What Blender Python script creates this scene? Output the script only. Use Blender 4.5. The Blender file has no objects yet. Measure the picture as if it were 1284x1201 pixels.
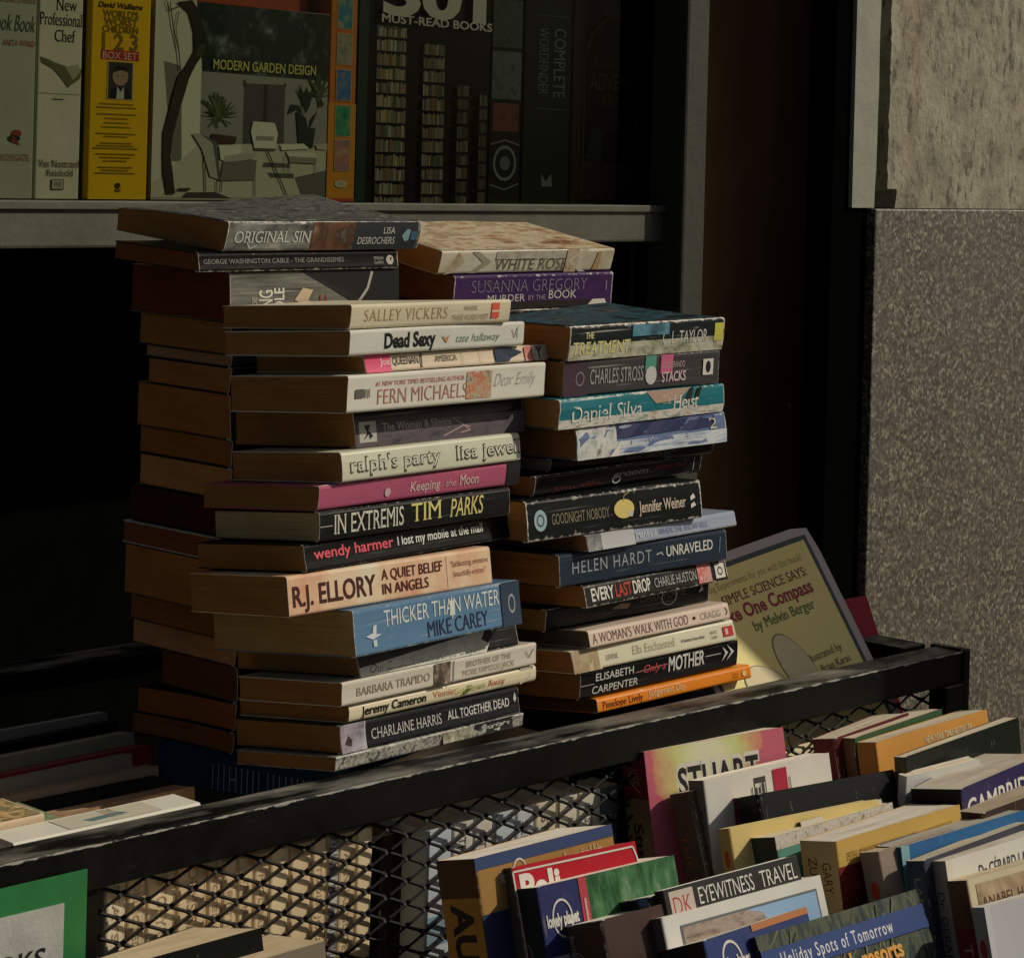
import bpy, bmesh, math, random
from mathutils import Vector, Matrix
random.seed(7)
C = bpy.context.scene
COL = C.collection
R = math.radians
# ------------------------------------------------------------------ camera
HC = 1.36                     # eye height above the pavement
FPX = 2990.0; PX, PY = 642.0, 209.0; ROLL = .027; VA = R(40)
cam_d = bpy.data.cameras.new('camera'); cam = bpy.data.objects.new('camera', cam_d); COL.objects.link(cam)
cam_d.sensor_width = 36; cam_d.sensor_fit = 'HORIZONTAL'; cam_d.lens = 36*FPX/1284
rr = math.atan(ROLL)
V_ = Vector((math.cos(VA), math.sin(VA), 0)); R_ = Vector((math.sin(VA), -math.cos(VA), 0)); U_ = Vector((0, 0, 1))
# rolled camera: image right tilts down, image up tilts right
cr = (R_*math.cos(rr)+U_*math.sin(rr)).normalized(); cu = (U_*math.cos(rr)-R_*math.sin(rr)).normalized()
Mx = Matrix((cr, cu, -V_)).transposed().to_4x4(); Mx.translation = (0, 0, HC)
cam.matrix_world = Mx
cam_d.shift_x = 0.0; cam_d.shift_y = -(600.5-PY)/1284
cam_d.clip_start = .05; cam_d.clip_end = 400
C.camera = cam
# ------------------------------------------------------------------ light
SUN_AZ, SUN_EL = R(-38), R(34)     # azimuth from +X (along the shop front) towards the street
w = bpy.data.worlds.new('World'); C.world = w; w.use_nodes = True
nt = w.node_tree; sky = nt.nodes.new('ShaderNodeTexSky'); sky.sky_type = 'NISHITA'; sky.sun_disc = False
sky.sun_elevation = SUN_EL; sky.sun_rotation = R(90)-SUN_AZ; sky.dust_density = 3.5; sky.ozone_density = .3; sky.air_density = .8
nt.links.new(sky.outputs[0], nt.nodes['Background'].inputs[0]); nt.nodes['Background'].inputs[1].default_value = .05
sd = bpy.data.lights.new('sun', 'SUN'); sd.energy = 4.0; sd.angle = R(.5); sd.color = (1, .91, .76)
so = bpy.data.objects.new('sun', sd); COL.objects.link(so)
sv = Vector((math.cos(SUN_EL)*math.cos(SUN_AZ), math.cos(SUN_EL)*math.sin(SUN_AZ), math.sin(SUN_EL)))
so.rotation_euler = sv.to_track_quat('Z', 'Y').to_euler(); so.location = (5, -5, 6)
vs = C.view_settings; vs.view_transform = 'Standard'; vs.look = 'None'; vs.gamma = 1; vs.exposure = -0.35
vs.use_curve_mapping = False
C.cycles.max_bounces = 6
# ------------------------------------------------------------------ helpers
def ray(x, y):
    dx, dy = x-PX, y-PY
    u = dx+ROLL*dy; v = -(dy-ROLL*dx)
    return V_+R_*(u/FPX)+U_*(v/FPX)
def onY(x, y, Y):
    d = ray(x, y); return d*(Y/d.y)+Vector((0, 0, HC))
def onZ(x, y, Z):              # Z: world height
    d = ray(x, y); return d*((Z-HC)/d.z)+Vector((0, 0, HC))
def tag(o, label=None, cat=None, group=None, kind=None):
    if label: o['label'] = label
    if cat: o['category'] = cat
    if group: o['group'] = group
    if kind: o['kind'] = kind
    return o
def empty(name, M):
    o = bpy.data.objects.new(name, None); COL.objects.link(o); o.matrix_world = M; o.empty_display_size = .02; return o
class MB:
    def __init__(s): s.v = []; s.f = []; s.m = []
    def quad(s, a, b, c, d, m=0): n = len(s.v); s.v += [a, b, c, d]; s.f.append((n, n+1, n+2, n+3)); s.m.append(m)
    def poly(s, pts, m=0): n = len(s.v); s.v += list(pts); s.f.append(tuple(range(n, n+len(pts)))); s.m.append(m)
    def mesh(s, vs_, fs, m=0):
        n = len(s.v); s.v += list(vs_); s.f += [tuple(n+i for i in f) for f in fs]; s.m += [m]*len(fs)
    def box(s, a, b, m=0):
        x0, y0, z0 = a; x1, y1, z1 = b
        s.mesh([(x0,y0,z0),(x1,y0,z0),(x1,y1,z0),(x0,y1,z0),(x0,y0,z1),(x1,y0,z1),(x1,y1,z1),(x0,y1,z1)],
               [(0,3,2,1),(4,5,6,7),(0,1,5,4),(1,2,6,5),(2,3,7,6),(3,0,4,7)], m)
    def bar(s, p, q, r, n=5, m=0, up=Vector((0, 0, 1)), sq=1.0):
        p, q = Vector(p), Vector(q); d = (q-p).normalized()
        a = d.cross(up); a = a.normalized() if a.length > 1e-5 else Vector((1, 0, 0)); b = a.cross(d)
        ring = lambda c: [c+a*(r*math.cos(2*math.pi*k/n))+b*(r*sq*math.sin(2*math.pi*k/n)) for k in range(n)]
        vs_ = ring(p)+ring(q)
        s.mesh(vs_, [(k, (k+1) % n, n+(k+1) % n, n+k) for k in range(n)]+[tuple(range(n))[::-1], tuple(range(n, 2*n))], m)
    def build(s, name, mats, parent=None, df=None, smooth=False, bevel=0, M=None):
        me = bpy.data.meshes.new(name)
        vv = [df(*p) if df else tuple(p) for p in s.v]
        me.from_pydata([tuple(p) for p in vv], [], s.f)
        if not isinstance(mats, (list, tuple)): mats = [mats]
        for m in mats: me.materials.append(m)
        me.polygons.foreach_set('material_index', s.m)
        if smooth: me.polygons.foreach_set('use_smooth', [True]*len(me.polygons))
        me.validate(); me.update()
        o = bpy.data.objects.new(name, me); COL.objects.link(o)
        if parent: o.parent = parent
        elif M: o.matrix_world = M
        if bevel:
            b = o.modifiers.new('bevel', 'BEVEL'); b.width = bevel; b.segments = 2; b.limit_method = 'ANGLE'
        return o
def frame(org, ax, ay, az):
    M = Matrix((ax, ay, az)).transposed().to_4x4(); M.translation = org; return M
# ------------------------------------------------------------------ materials
_mc = {}
class NB:
    def __init__(s, name):
        s.m = bpy.data.materials.new(name); s.m.use_nodes = True; s.t = s.m.node_tree; s.b = s.t.nodes['Principled BSDF']
        s.tc = s.t.nodes.new('ShaderNodeTexCoord')
    def n(s, ty, **k):
        x = s.t.nodes.new(ty)
        for a, b in k.items(): setattr(x, a, b)
        return x
    def l(s, a, b): s.t.links.new(a, b)
    def val(s, sock, x):
        if hasattr(x, 'links') or hasattr(x, 'is_linked'): s.l(x, sock)
        else: sock.default_value = x
    def math(s, op, a, b=None, clamp=False):
        x = s.n('ShaderNodeMath', operation=op); x.use_clamp = clamp; s.val(x.inputs[0], a)
        if b is not None: s.val(x.inputs[1], b)
        return x.outputs[0]
    def noise(s, scale, detail=4, rough=.6, src=None, vec=None):
        x = s.n('ShaderNodeTexNoise'); x.inputs['Scale'].default_value = 1; x.inputs['Detail'].default_value = detail; x.inputs['Roughness'].default_value = rough
        mp = s.n('ShaderNodeMapping'); s.l(src or s.tc.outputs['Object'], mp.inputs[0])
        sc = scale if isinstance(scale, tuple) else (scale,)*3
        mp.inputs['Scale'].default_value = sc; s.l(mp.outputs[0], x.inputs['Vector']); return x.outputs['Fac']
    def ramp(s, fac, stops, interp='LINEAR'):
        x = s.n('ShaderNodeValToRGB'); s.l(fac, x.inputs[0]); x.color_ramp.interpolation = interp
        e = x.color_ramp.elements
        while len(e) < len(stops): e.new(.5)
        for i, (p, c) in enumerate(stops):
            e[i].position = p; e[i].color = (c, c, c, 1) if isinstance(c, (int, float)) else (*c[:3], 1)
        return x.outputs[0]
    def mix(s, fac, a, b):
        x = s.n('ShaderNodeMix', data_type='RGBA'); s.val(x.inputs[0], fac)
        for sock, c in ((x.inputs[6], a), (x.inputs[7], b)):
            if isinstance(c, tuple): sock.default_value = (*c[:3], 1)
            else: s.l(c, sock)
        return x.outputs[2]
    def base(s, c):
        if isinstance(c, tuple): s.b.inputs['Base Color'].default_value = (*c[:3], 1)
        else: s.l(c, s.b.inputs['Base Color'])
    def rough(s, r): s.val(s.b.inputs['Roughness'], r)
    def bump(s, h, dist=.001, st=1):
        x = s.n('ShaderNodeBump'); x.inputs['Distance'].default_value = dist; x.inputs['Strength'].default_value = st
        s.l(h, x.inputs['Height']); s.l(x.outputs[0], s.b.inputs['Normal'])
def ink(c, r=.5):
    c = tuple(round(x, 3) for x in c); k = ('ink', c)
    if k not in _mc:
        b = NB('print_ink'); n = b.noise(900, 2)
        b.base(b.mix(b.ramp(n, [(.35, .0), (.75, .45)]), c, tuple(x*.78+.012 for x in c))); b.rough(r); b.b.inputs['Specular IOR Level'].default_value = .1; _mc[k] = b.m
    return _mc[k]
def photo(cols, scale=60, st=(1, 1, 1), seed=0):
    k = ('ph', tuple(cols), scale, st, seed)
    if k not in _mc:
        b = NB('printed_picture'); mp = b.n('ShaderNodeMapping'); mp.inputs['Location'].default_value = (seed*3.1, seed*1.7, seed)
        b.l(b.tc.outputs['Object'], mp.inputs[0])
        n = b.noise(tuple(scale*x for x in st), 6, .65, src=mp.outputs[0]); N = len(cols)
        b.base(b.ramp(n, [(.3+.4*i/(N-1), c) for i, c in enumerate(cols)])); b.rough(.45); b.b.inputs['Specular IOR Level'].default_value = .1; _mc[k] = b.m
    return _mc[k]
def burst(cx, cy, r, inner, outer):
    b = NB('printed_sunburst'); sp = b.n('ShaderNodeSeparateXYZ'); b.l(b.tc.outputs['Object'], sp.inputs[0])
    dx = b.math('SUBTRACT', sp.outputs[0], cx); dy = b.math('SUBTRACT', sp.outputs[1], cy)
    d = b.math('SQRT', b.math('ADD', b.math('MULTIPLY', dx, dx), b.math('MULTIPLY', dy, dy)))
    d = b.math('ADD', b.math('DIVIDE', d, r), b.math('MULTIPLY', b.math('SUBTRACT', b.noise(45, 4), .5), .7))
    b.base(b.ramp(d, [(.25, inner[0]), (.6, inner[1]), (.95, outer[0]), (1.0, outer[1])])); b.rough(.4); b.b.inputs['Specular IOR Level'].default_value = .15; return b.m
def page_mat(c):
    c = tuple(round(x, 3) for x in c); k = ('page', c)
    if k not in _mc:
        b = NB('paper_pages')
        n1 = b.noise((14, 14, 1500), 2, .5); n2 = b.noise((25, 25, 60), 4); n3 = b.noise(8, 2)
        col = b.mix(b.ramp(n1, [(.3, 0.), (.7, 1.)]), tuple(x*(.7 if c[0] < .5 else .86) for x in c), tuple(min(1, x*1.08) for x in c))
        col = b.mix(b.ramp(n2, [(.45, 0.), (.75, .5)]), col, (c[0]*.62, c[1]*.5, c[2]*.4))
        gp_ = b.noise((6, 6, 420), 3, .6); col = b.mix(b.ramp(gp_, [(.6, 0.), (.72, .6 if c[0] < .5 else .25)]), col, (c[0]*.3, c[1]*.25, c[2]*.2))
        b.base(col); b.rough(.9); b.bump(n1, .0004, .35); b.b.inputs['Specular IOR Level'].default_value = .15; _mc[k] = b.m
    return _mc[k]
def cover_mat(c, dims, wear=.0006, crease=.35, r=.34, pat=None, white=(.62, .58, .5)):
    L, W, T = dims; b = NB('book_cover'); c = tuple(x*.55 for x in c) if max(c) < .045 else c
    n = b.noise(18, 4); base = b.mix(b.ramp(n, [(.3, 0.), (.8, .35)]), c, tuple(x*.6 for x in c))
    if pat:
        cols, sc, st = pat; N = len(cols); pn = b.noise(tuple(sc*x for x in st), 6, .62)
        base = b.ramp(pn, [(.3+.4*i/(N-1), q) for i, q in enumerate(cols)])
    sp = b.n('ShaderNodeSeparateXYZ'); b.l(b.tc.outputs['Object'], sp.inputs[0]); X, Y, Z = sp.outputs
    ay = b.math('ABSOLUTE', Y); z0 = b.math('ABSOLUTE', Z); z1 = b.math('ABSOLUTE', b.math('SUBTRACT', Z, T))
    e1 = b.math('MINIMUM', b.math('MAXIMUM', ay, z0), b.math('MAXIMUM', ay, z1))
    e2 = b.math('MULTIPLY', b.math('ADD', b.math('MINIMUM', X, b.math('SUBTRACT', L, X)), b.math('MULTIPLY', b.math('GREATER_THAN', Y, .004), .02)), 1.6); e3 = b.math('ADD', b.math('SUBTRACT', W, Y), .004)
    d = b.math('MINIMUM', b.math('MINIMUM', e1, e2), e3)
    wn = b.noise(160, 5, .75); wn2 = b.noise(30, 2)
    thr = b.math('MULTIPLY', b.math('MULTIPLY', b.math('SUBTRACT', wn, .38, True), wn2), wear*15)
    f = b.math('SUBTRACT', 1.0, b.math('DIVIDE', d, b.math('ADD', thr, 1e-5), True), True)
    f = b.math('MULTIPLY', f, 1.7, True)
    cr = b.noise((9, 9, 420), 3, .6); crf = b.math('MULTIPLY', b.math('SUBTRACT', cr, .6, True), crease*9, True)
    onsp = b.math('LESS_THAN', Y, .004); crf = b.math('MULTIPLY', crf, onsp)
    sc = b.noise((60, 300, 300), 3, .7); scf = b.math('MULTIPLY', b.math('SUBTRACT', sc, .66, True), 6*crease, True)
    f = b.math('MAXIMUM', f, b.math('MAXIMUM', crf, scf))
    b.base(b.mix(f, base, white)); b.rough(b.math('ADD', b.math('MULTIPLY', f, .35), r)); b.bump(b.noise((30, 30, 160), 3), .0006, .35)
    b.b.inputs['Specular IOR Level'].default_value = .1
    return b.m
def plain(name, c, r=.6, var=.3, sc=20, bump=0, bs=None, metal=0, spec=.5):
    b = NB(name); n = b.noise(sc, 6, .65); b.base(b.mix(b.ramp(n, [(.3, 0.), (.75, 1.)]), c, tuple(x*(1-var) for x in c))); b.rough(r)
    if bump: b.bump(b.noise(bs or sc*4, 6, .7), bump, 1)
    b.b.inputs['Metallic'].default_value = metal; b.b.inputs['Specular IOR Level'].default_value = spec
    return b.m
# ------------------------------------------------------------------ lettering
_tc = {}
def glyphs(s, bold=0, shear=0, serif=0, space=1):
    k = (s, bold, shear, serif, space)
    if k in _tc: return _tc[k]
    cu_ = bpy.data.curves.new('t', 'FONT'); cu_.body = s; cu_.resolution_u = 3; multi = bold > 0 and 'M' in s; cu_.offset = 0 if multi else bold; cu_.shear = shear; cu_.space_character = space
    ob = bpy.data.objects.new('t', cu_); COL.objects.link(ob); bpy.context.view_layer.update()
    me = bpy.data.meshes.new_from_object(ob.evaluated_get(bpy.context.evaluated_depsgraph_get()))
    vv = [(p.co.x, p.co.y) for p in me.vertices]; ff = [tuple(p.vertices) for p in me.polygons]
    bpy.data.objects.remove(ob)
    cap = .682
    if serif and vv:
        cnt = {}
        for f in ff:
            for i in range(len(f)):
                e = tuple(sorted((f[i], f[(i+1) % len(f)]))); cnt[e] = cnt.get(e, 0)+1
        for (a, b_), n_ in list(cnt.items()):
            if n_ != 1: continue
            (xa, ya), (xb, yb) = vv[a], vv[b_]
            if abs(ya-yb) > .004: continue
            ln = abs(xa-xb)
            if not (.05 < ln < .17): continue
            for lv, sg in ((0, 1), (cap, -1), (.49, -1)):
                if abs(ya-lv) < .03:
                    x0, x1 = min(xa, xb)-serif, max(xa, xb)+serif; n = len(vv); h = .035*sg
                    vv += [(x0, ya), (x1, ya), (x1, ya+h), (x0, ya+h)]; ff.append((n, n+1, n+2, n+3)); break
    x0 = min([p[0] for p in vv] or [0]); x1 = max([p[0] for p in vv] or [1])
    vv = [((p[0]-x0)/(x1-x0), p[1]/cap, 0) for p in vv]
    if multi:                      # heavier strokes: four copies, each on a sheet of its own
        b0 = bold; v2, f2 = [], []
        for k_, (dx, dy) in enumerate(((-b0, -b0*.6), (b0, -b0*.6), (-b0, b0*.6), (b0, b0*.6))):
            n = len(v2); v2 += [(p[0]+dx/(x1-x0), p[1]+dy/cap, k_*9e-6) for p in vv]; f2 += [tuple(n+i for i in f) for f in ff]
        vv, ff = v2, f2
    _tc[k] = (vv, ff); return _tc[k]
# face mappers: (a, b) in metres -> local xyz with offset h.  spine: a along the length, b up.  front: a from the spine, b down from the head
def printer(face, L, W, T):
    if face == 'spine': return (L, T), (lambda a, b, h: (a, -h, b))
    if face == 'front': return (W, L), (lambda a, b, h: (b, a, T+h))
    if face == 'head': return (W, T), (lambda a, b, h: (-h, a, b))
def do_print(face, items, L, W, T, parent, df, name):
    (A, B), mp = printer(face, L, W, T); mb = MB(); mats = []; h = .00025
    for it in items:
        k = it[0]; h += .00006 if len(items) < 24 else .000012
        m = it[-1] if k != 't' else it[6]
        if isinstance(m, tuple): m = ink(m)
        if m not in mats: mats.append(m)
        mi = mats.index(m)
        if k == 'r':
            a0, b0, a1, b1 = it[1:5]; n = 8
            nn = n if face == 'front' and abs(b1-b0) > .3 else (4 if face == 'spine' and abs(b1-b0) > .5 else 1)
            if face == 'front' and abs(b1-b0) < .1: n = 1
            for i in range(n):
                for j in range(nn):
                    u0 = a0+(a1-a0)*i/n; u1 = a0+(a1-a0)*(i+1)/n; w0 = b0+(b1-b0)*j/nn; w1 = b0+(b1-b0)*(j+1)/nn
                    mb.quad(mp(u0*A, w0*B, h), mp(u1*A, w0*B, h), mp(u1*A, w1*B, h), mp(u0*A, w1*B, h), mi)
        elif k == 'p': mb.poly([mp(a*A, b*B, h) for a, b in it[1]], mi)
        elif k == 'e':
            ca, cb, ra, rb = it[1:5]; mb.poly([mp((ca+ra*math.cos(q*math.pi/10))*A, (cb+rb*math.sin(q*math.pi/10))*B, h) for q in range(20)], mi)
        elif k == 'o':
            ca, cb, ra, rb, w_ = it[1:6]
            for q in range(24):
                t0, t1 = q*math.pi/12, (q+1)*math.pi/12
                pt = lambda t, s_: mp((ca+(ra*s_)*math.cos(t))*A, (cb+(rb*s_)*math.sin(t))*B, h)
                mb.quad(pt(t0, 1), pt(t1, 1), pt(t1, 1-w_), pt(t0, 1-w_), mi)
        elif k == 'l':
            pts, wd = it[1], it[2]
            for (a, b), (c, d) in zip(pts, pts[1:]):
                a, b, c, d = a*A, b*B, c*A, d*B; ln = math.hypot(c-a, d-b) or 1; nx, ny = -(d-b)/ln*wd/2, (c-a)/ln*wd/2
                mb.quad(mp(a+nx, b+ny, h), mp(c+nx, d+ny, h), mp(c-nx, d-ny, h), mp(a-nx, b-ny, h), mi)
        elif k == 't':
            s, a0, b0, a1, b1 = it[1:6]; st = it[7] if len(it) > 7 else {}
            rot = st.get('rot', 0); vv, ff = glyphs(s, st.get('bold', 0), st.get('shear', 0), st.get('serif', 0), st.get('space', 1))
            if rot == 0: g = lambda x, y, q: mp((a0+(a1-a0)*x)*A, (b0+(b1-b0)*y)*B, h+q)       # b0 = baseline, b1 = cap line
            elif rot == 1: g = lambda x, y, q: mp((a0+(a1-a0)*y)*A, (b0+(b1-b0)*x)*B, h+q)     # runs along b, capitals towards a1
            mb.mesh([g(*p) for p in vv], ff, mi)
    return mb.build(name, mats, parent, df)
# ------------------------------------------------------------------ the book
PAGE_OLD = (.37, .185, .058); PAGE_CREAM = (.76, .66, .49); PAGE_WHITE = (.84, .78, .66); PAGE_GREY = (.36, .31, .24)
GROUPS = {}
def book(M, L, W, T, col, label, page=PAGE_OLD, spine=(), front=(), head=(), hard=False, wear=.0006, crease=.3, skew=None, curl=0, sag=0, rough=.32,
         pat=None, group=None, kind='paperback_book', fan=0, rag=0, jag=None):
    root = empty(kind, M); tag(root, label, 'book', group)
    rg = random.Random(hash(label) % 9999 if False else sum(map(ord, label)))
    if skew is None: skew = rg.uniform(-.0035, .0035)
    wav = .0006 if (skew != 0 and not hard) else 0
    if hard: skew = 0
    bow = 0 if (hard or skew == 0) else rg.uniform(-.0012, .0008)
    ph = rg.uniform(0, 6); wear *= rg.uniform(.35, 1.15); rough *= rg.uniform(.7, 1.25)
    def df(x, y, z):
        if kind == 'board_book':
            q = .012; dxx = q-x; dyy = y-(W-q)
            if dxx > 0 and dyy > 0:
                m_ = max(dxx, dyy); h_ = math.hypot(dxx, dyy)
                x = q-dxx*m_/h_; y = (W-q)+dyy*m_/h_
        fz = z/T; fy = max(0, y/W); fx = x/L
        y2 = y+(skew*(fz-.5)+bow*4*fz*(1-fz))*max(0, 1-fy*1.0)
        z2 = z+(curl*(fy**2)*(fx-.5)*2 if curl else 0)*fz+wav*math.sin(ph+x*38)*fy*(fz)-sag*fy*fy
        if fan: z2 = T-(T-z2)*(1+fan*fy)
        if rag and fy < .02: y2 += rag*(.5+.5*math.sin(x*420+ph)*math.sin(x*170+z*300))
        return (x, y2, z2)
    cm = cover_mat(col, (L, W, T), wear, crease, rough, pat)
    th = .0022 if hard else .0007; ov = .003 if hard else 0
    r_ = min(.0022, T*.2); cs = []
    cs.append((W, 0)); cs.append((W*.66, 0)); cs.append((W*.33, 0)); cs.append((r_*2.5, 0))
    for q in range(0, 4): a = q/3*math.pi/2; cs.append((r_*(1-math.sin(a)), r_*(1-math.cos(a))))
    cs += [(0, T*.35), (0, T*.65)]
    for q in range(0, 4): a = q/3*math.pi/2; cs.append((r_*(1-math.cos(a)), T-r_*(1-math.sin(a))))
    cs += [(r_*2.5, T), (W*.33, T), (W*.66, T), (W, T)]
    def inner(y, z):
        cy = min(max(y, th), W) if y < th else y
        cz = min(max(z, th), T-th)
        return (cy, cz)
    ci = [inner(*p) for p in cs]; n = len(cs); NX = 10; mb = MB(); V = []
    for i in range(NX+1):
        x = L*i/NX
        V += [(x, *p) for p in cs]+[(x, *p) for p in ci]
    F = []
    for i in range(NX):
        o0 = i*2*n; o1 = o0+2*n
        for j in range(n-1):
            F.append((o0+j, o0+j+1, o1+j+1, o1+j)); F.append((o0+n+j, o1+n+j, o1+n+j+1, o0+n+j+1))
        F.append((o0, o1, o1+n, o0+n)); F.append((o0+n-1, o0+2*n-1, o1+2*n-1, o1+n-1))
    for o0, fl in ((0, 1), (NX*2*n, 0)):
        for j in range(n-1):
            f = (o0+j, o0+n+j, o0+n+j+1, o0+j+1); F.append(f if fl else f[::-1])
    mb.mesh(V, F); mb.build('cover', cm, root, df)
    # pages
    pf = rg.uniform(.84, 1.12)
    pb = MB(); ins = .003 if hard else .0003; x0, x1 = ins, L-ins; y0, y1 = th+.0004, W-(.004 if hard else .0009); z0, z1 = th, T-th
    ny, nz = 8, 6; rgx = rg.uniform(0, 9)
    def grid(fn, a, b):
        vs_ = [fn(i/a, j/b) for i in range(a+1) for j in range(b+1)]
        pb.mesh(vs_, [(i*(b+1)+j, (i+1)*(b+1)+j, (i+1)*(b+1)+j+1, i*(b+1)+j+1) for i in range(a) for j in range(b)])
    off = [rg.uniform(-.0006, .0002)*(1 if not hard else .3) for _ in range(nz+1)]; off[0] = off[-1] = 0
    L_ = lambda a, b, t: a+(b-a)*t
    grid(lambda s, t: (x0-off[round(t*nz)]*math.sin(s*3.1), L_(y0, y1, s), L_(z0, z1, t)), ny, nz)
    grid(lambda s, t: (x1+off[round(t*nz)]*math.sin(s*3.1), L_(y0, y1, 1-s), L_(z0, z1, t)), ny, nz)
    grid(lambda s, t: (L_(x0, x1, s), y1+off[round(t*nz)]*math.sin(s*3.1)-.0015*math.sin(t*math.pi), L_(z0, z1, t)), ny, nz)
    pb.build('page_block', page_mat(tuple(c*pf for c in page)), root, df)
    if spine: do_print('spine', spine, L, W, T, root, df, 'spine_print')
    if front: do_print('front', front, L, W, T, root, df, 'cover_print')
    if head: do_print('head', head, L, W, T, root, df, 'edge_print')
    return root
SER = dict(serif=.05); BLD = dict(bold=.02); BS = dict(bold=.015, serif=.05); IT = dict(shear=.3); THIN = dict(bold=-.012)
def S(**k): return k
W1 = (.62, .6, .54); BK = (.015, .015, .015); CR = (.62, .55, .4); GRY = (.3, .3, .28)
# ------------------------------------------------------------------ setting: pavement, shop front, pillar
def asphalt_like(name, c, sc, bump):
    b = NB(name); n = b.noise(sc, 8, .7); b.base(b.mix(b.ramp(n, [(.3, 0.), (.7, 1.)]), c, tuple(x*.6 for x in c))); b.rough(.9); b.bump(b.noise(sc*3, 6, .7), bump); return b.m
def granite_mat():
    b = NB('speckled_granite'); vo = b.n('ShaderNodeTexVoronoi'); vo.inputs['Scale'].default_value = 240; vo.inputs['Randomness'].default_value = 1
    mp = b.n('ShaderNodeMapping'); b.l(b.tc.outputs['Object'], mp.inputs[0]); b.l(mp.outputs[0], vo.inputs['Vector'])
    sp = b.n('ShaderNodeSeparateColor'); b.l(vo.outputs['Color'], sp.inputs[0])
    g = b.ramp(sp.outputs[0], [(0, (.008, .007, .005)), (.25, (.03, .025, .017)), (.55, (.075, .063, .042)), (.85, (.15, .128, .088)), (1, (.3, .265, .19))])
    g = b.mix(b.ramp(b.noise(330, 3), [(.4, 0.), (.7, .5)]), g, (.06, .05, .035)); g = b.mix(b.ramp(b.noise(5, 4), [(.4, 0.), (.8, .35)]), g, (.1, .085, .06))
    b.base(g); b.rough(.55); b.bump(b.noise(260, 4), .0006, .6); return b.m
def stucco_mat():
    b = NB('weathered_render'); n = b.noise(14, 8, .68); g = b.ramp(n, [(.3, (.13, .12, .08)), (.48, (.24, .22, .155)), (.7, (.36, .335, .245))])
    v = b.noise((70, 70, 26), 6, .75); g = b.mix(b.ramp(v, [(.53, 0.), (.62, .8)]), g, (.05, .04, .025))
    st = b.noise((7, 7, 1.4), 4, .6); g = b.mix(b.ramp(st, [(.52, 0.), (.68, .6)]), g, (.2, .115, .055))
    b.base(g); b.rough(.95); h = b.math('ADD', b.noise(60, 8, .75), b.math('MULTIPLY', n, 1.5)); b.bump(h, .0035, .9); return b.m
def steel():
    b = NB('black_painted_steel'); sp = b.n('ShaderNodeSeparateXYZ'); b.l(b.tc.outputs['Object'], sp.inputs[0])
    d = b.math('MAXIMUM', b.math('ABSOLUTE', sp.outputs[1]), b.math('ABSOLUTE', sp.outputs[2]))
    n = b.noise((40, 160, 160), 5, .7); thr = b.math('MULTIPLY', b.math('SUBTRACT', n, .40, True), .007)
    f = b.math('LESS_THAN', d, thr); s_ = b.noise((30, 260, 260), 6, .75); f2 = b.math('MULTIPLY', b.math('SUBTRACT', s_, .6, True), 3.0, True)
    ge = b.n('ShaderNodeNewGeometry'); sn = b.n('ShaderNodeSeparateXYZ'); b.l(ge.outputs['Normal'], sn.inputs[0]); upf = b.math('GREATER_THAN', sn.outputs[2], .7)
    big = b.math('MULTIPLY', b.math('SUBTRACT', b.noise((7, 30, 30), 4, .6), .44, True), 5.0, True)
    f2 = b.math('MULTIPLY', f2, b.math('ADD', .12, b.math('MULTIPLY', upf, .5)))
    f2 = b.math('MAXIMUM', f2, b.math('MULTIPLY', b.math('MULTIPLY', big, upf), .6))
    f = b.math('MAXIMUM', b.math('MULTIPLY', f, .8), f2)  # worn edge and pale top patches, sunlit shine put into the colour
    n2 = b.noise(12, 6, .7); c = b.mix(b.ramp(n2, [(.35, 0.), (.75, 1.)]), (.003, .0034, .003), (.008, .008, .0065))
    b.base(b.mix(f, c, (.34, .32, .27))); b.rough(b.ramp(b.noise(50, 5), [(.3, .28), (.7, .55)])); b.bump(b.noise(140, 5, .7), .0004, .7); b.b.inputs['Specular IOR Level'].default_value = .1
    return b.m
M_black = steel()
M_void = plain('deep_shade', (.0025, .0025, .002), .9, spec=0)  # near black, deep shade put into the colour
M_post = plain('frame_paint_with_shade', (.04, .04, .028), .6, .35, 12, .0008, 60, spec=.2)  # frame paint copied darker, shade put into its colour
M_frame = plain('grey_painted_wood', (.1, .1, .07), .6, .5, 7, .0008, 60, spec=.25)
M_door = plain('dark_red_brown_door', (.34, .17, .07), .6, .4, 6, spec=.1)
def struct(name, mb, m, bevel=0, smooth=False): o = mb.build(name, m, bevel=bevel, smooth=smooth); o['kind'] = 'structure'; return o
g = MB(); g.quad((-60, -60, 0), (60, -60, 0), (60, 60, 0), (-60, 60, 0)); struct('ground', g, asphalt_like('asphalt', (.05, .05, .048), 40, .004))
g = MB(); g.box((-12, -1.6, .004), (12, 1.75, .12)); pv = struct('pavement', g, asphalt_like('pavement_concrete', (.2, .185, .16), 25, .002), .01)
# paving flags near the stall
flag = MB(); flag.box((0, 0, 0), (.594, .594, .012)); fm = asphalt_like('paving_flag', (.23, .21, .18), 30, .002)
fl0 = flag.build('flagstone', fm, pv, bevel=.003)
for i in range(-1, 6):
    for j in range(-2, 3):
        o = fl0 if (i, j) == (-1, -2) else fl0.copy()
        if o is not fl0: COL.objects.link(o)
        o.location = (i*.6+.1, j*.6+.0, .1195+random.uniform(0, .0015))
YW = 1.70                      # plane of the shop window frame
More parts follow.
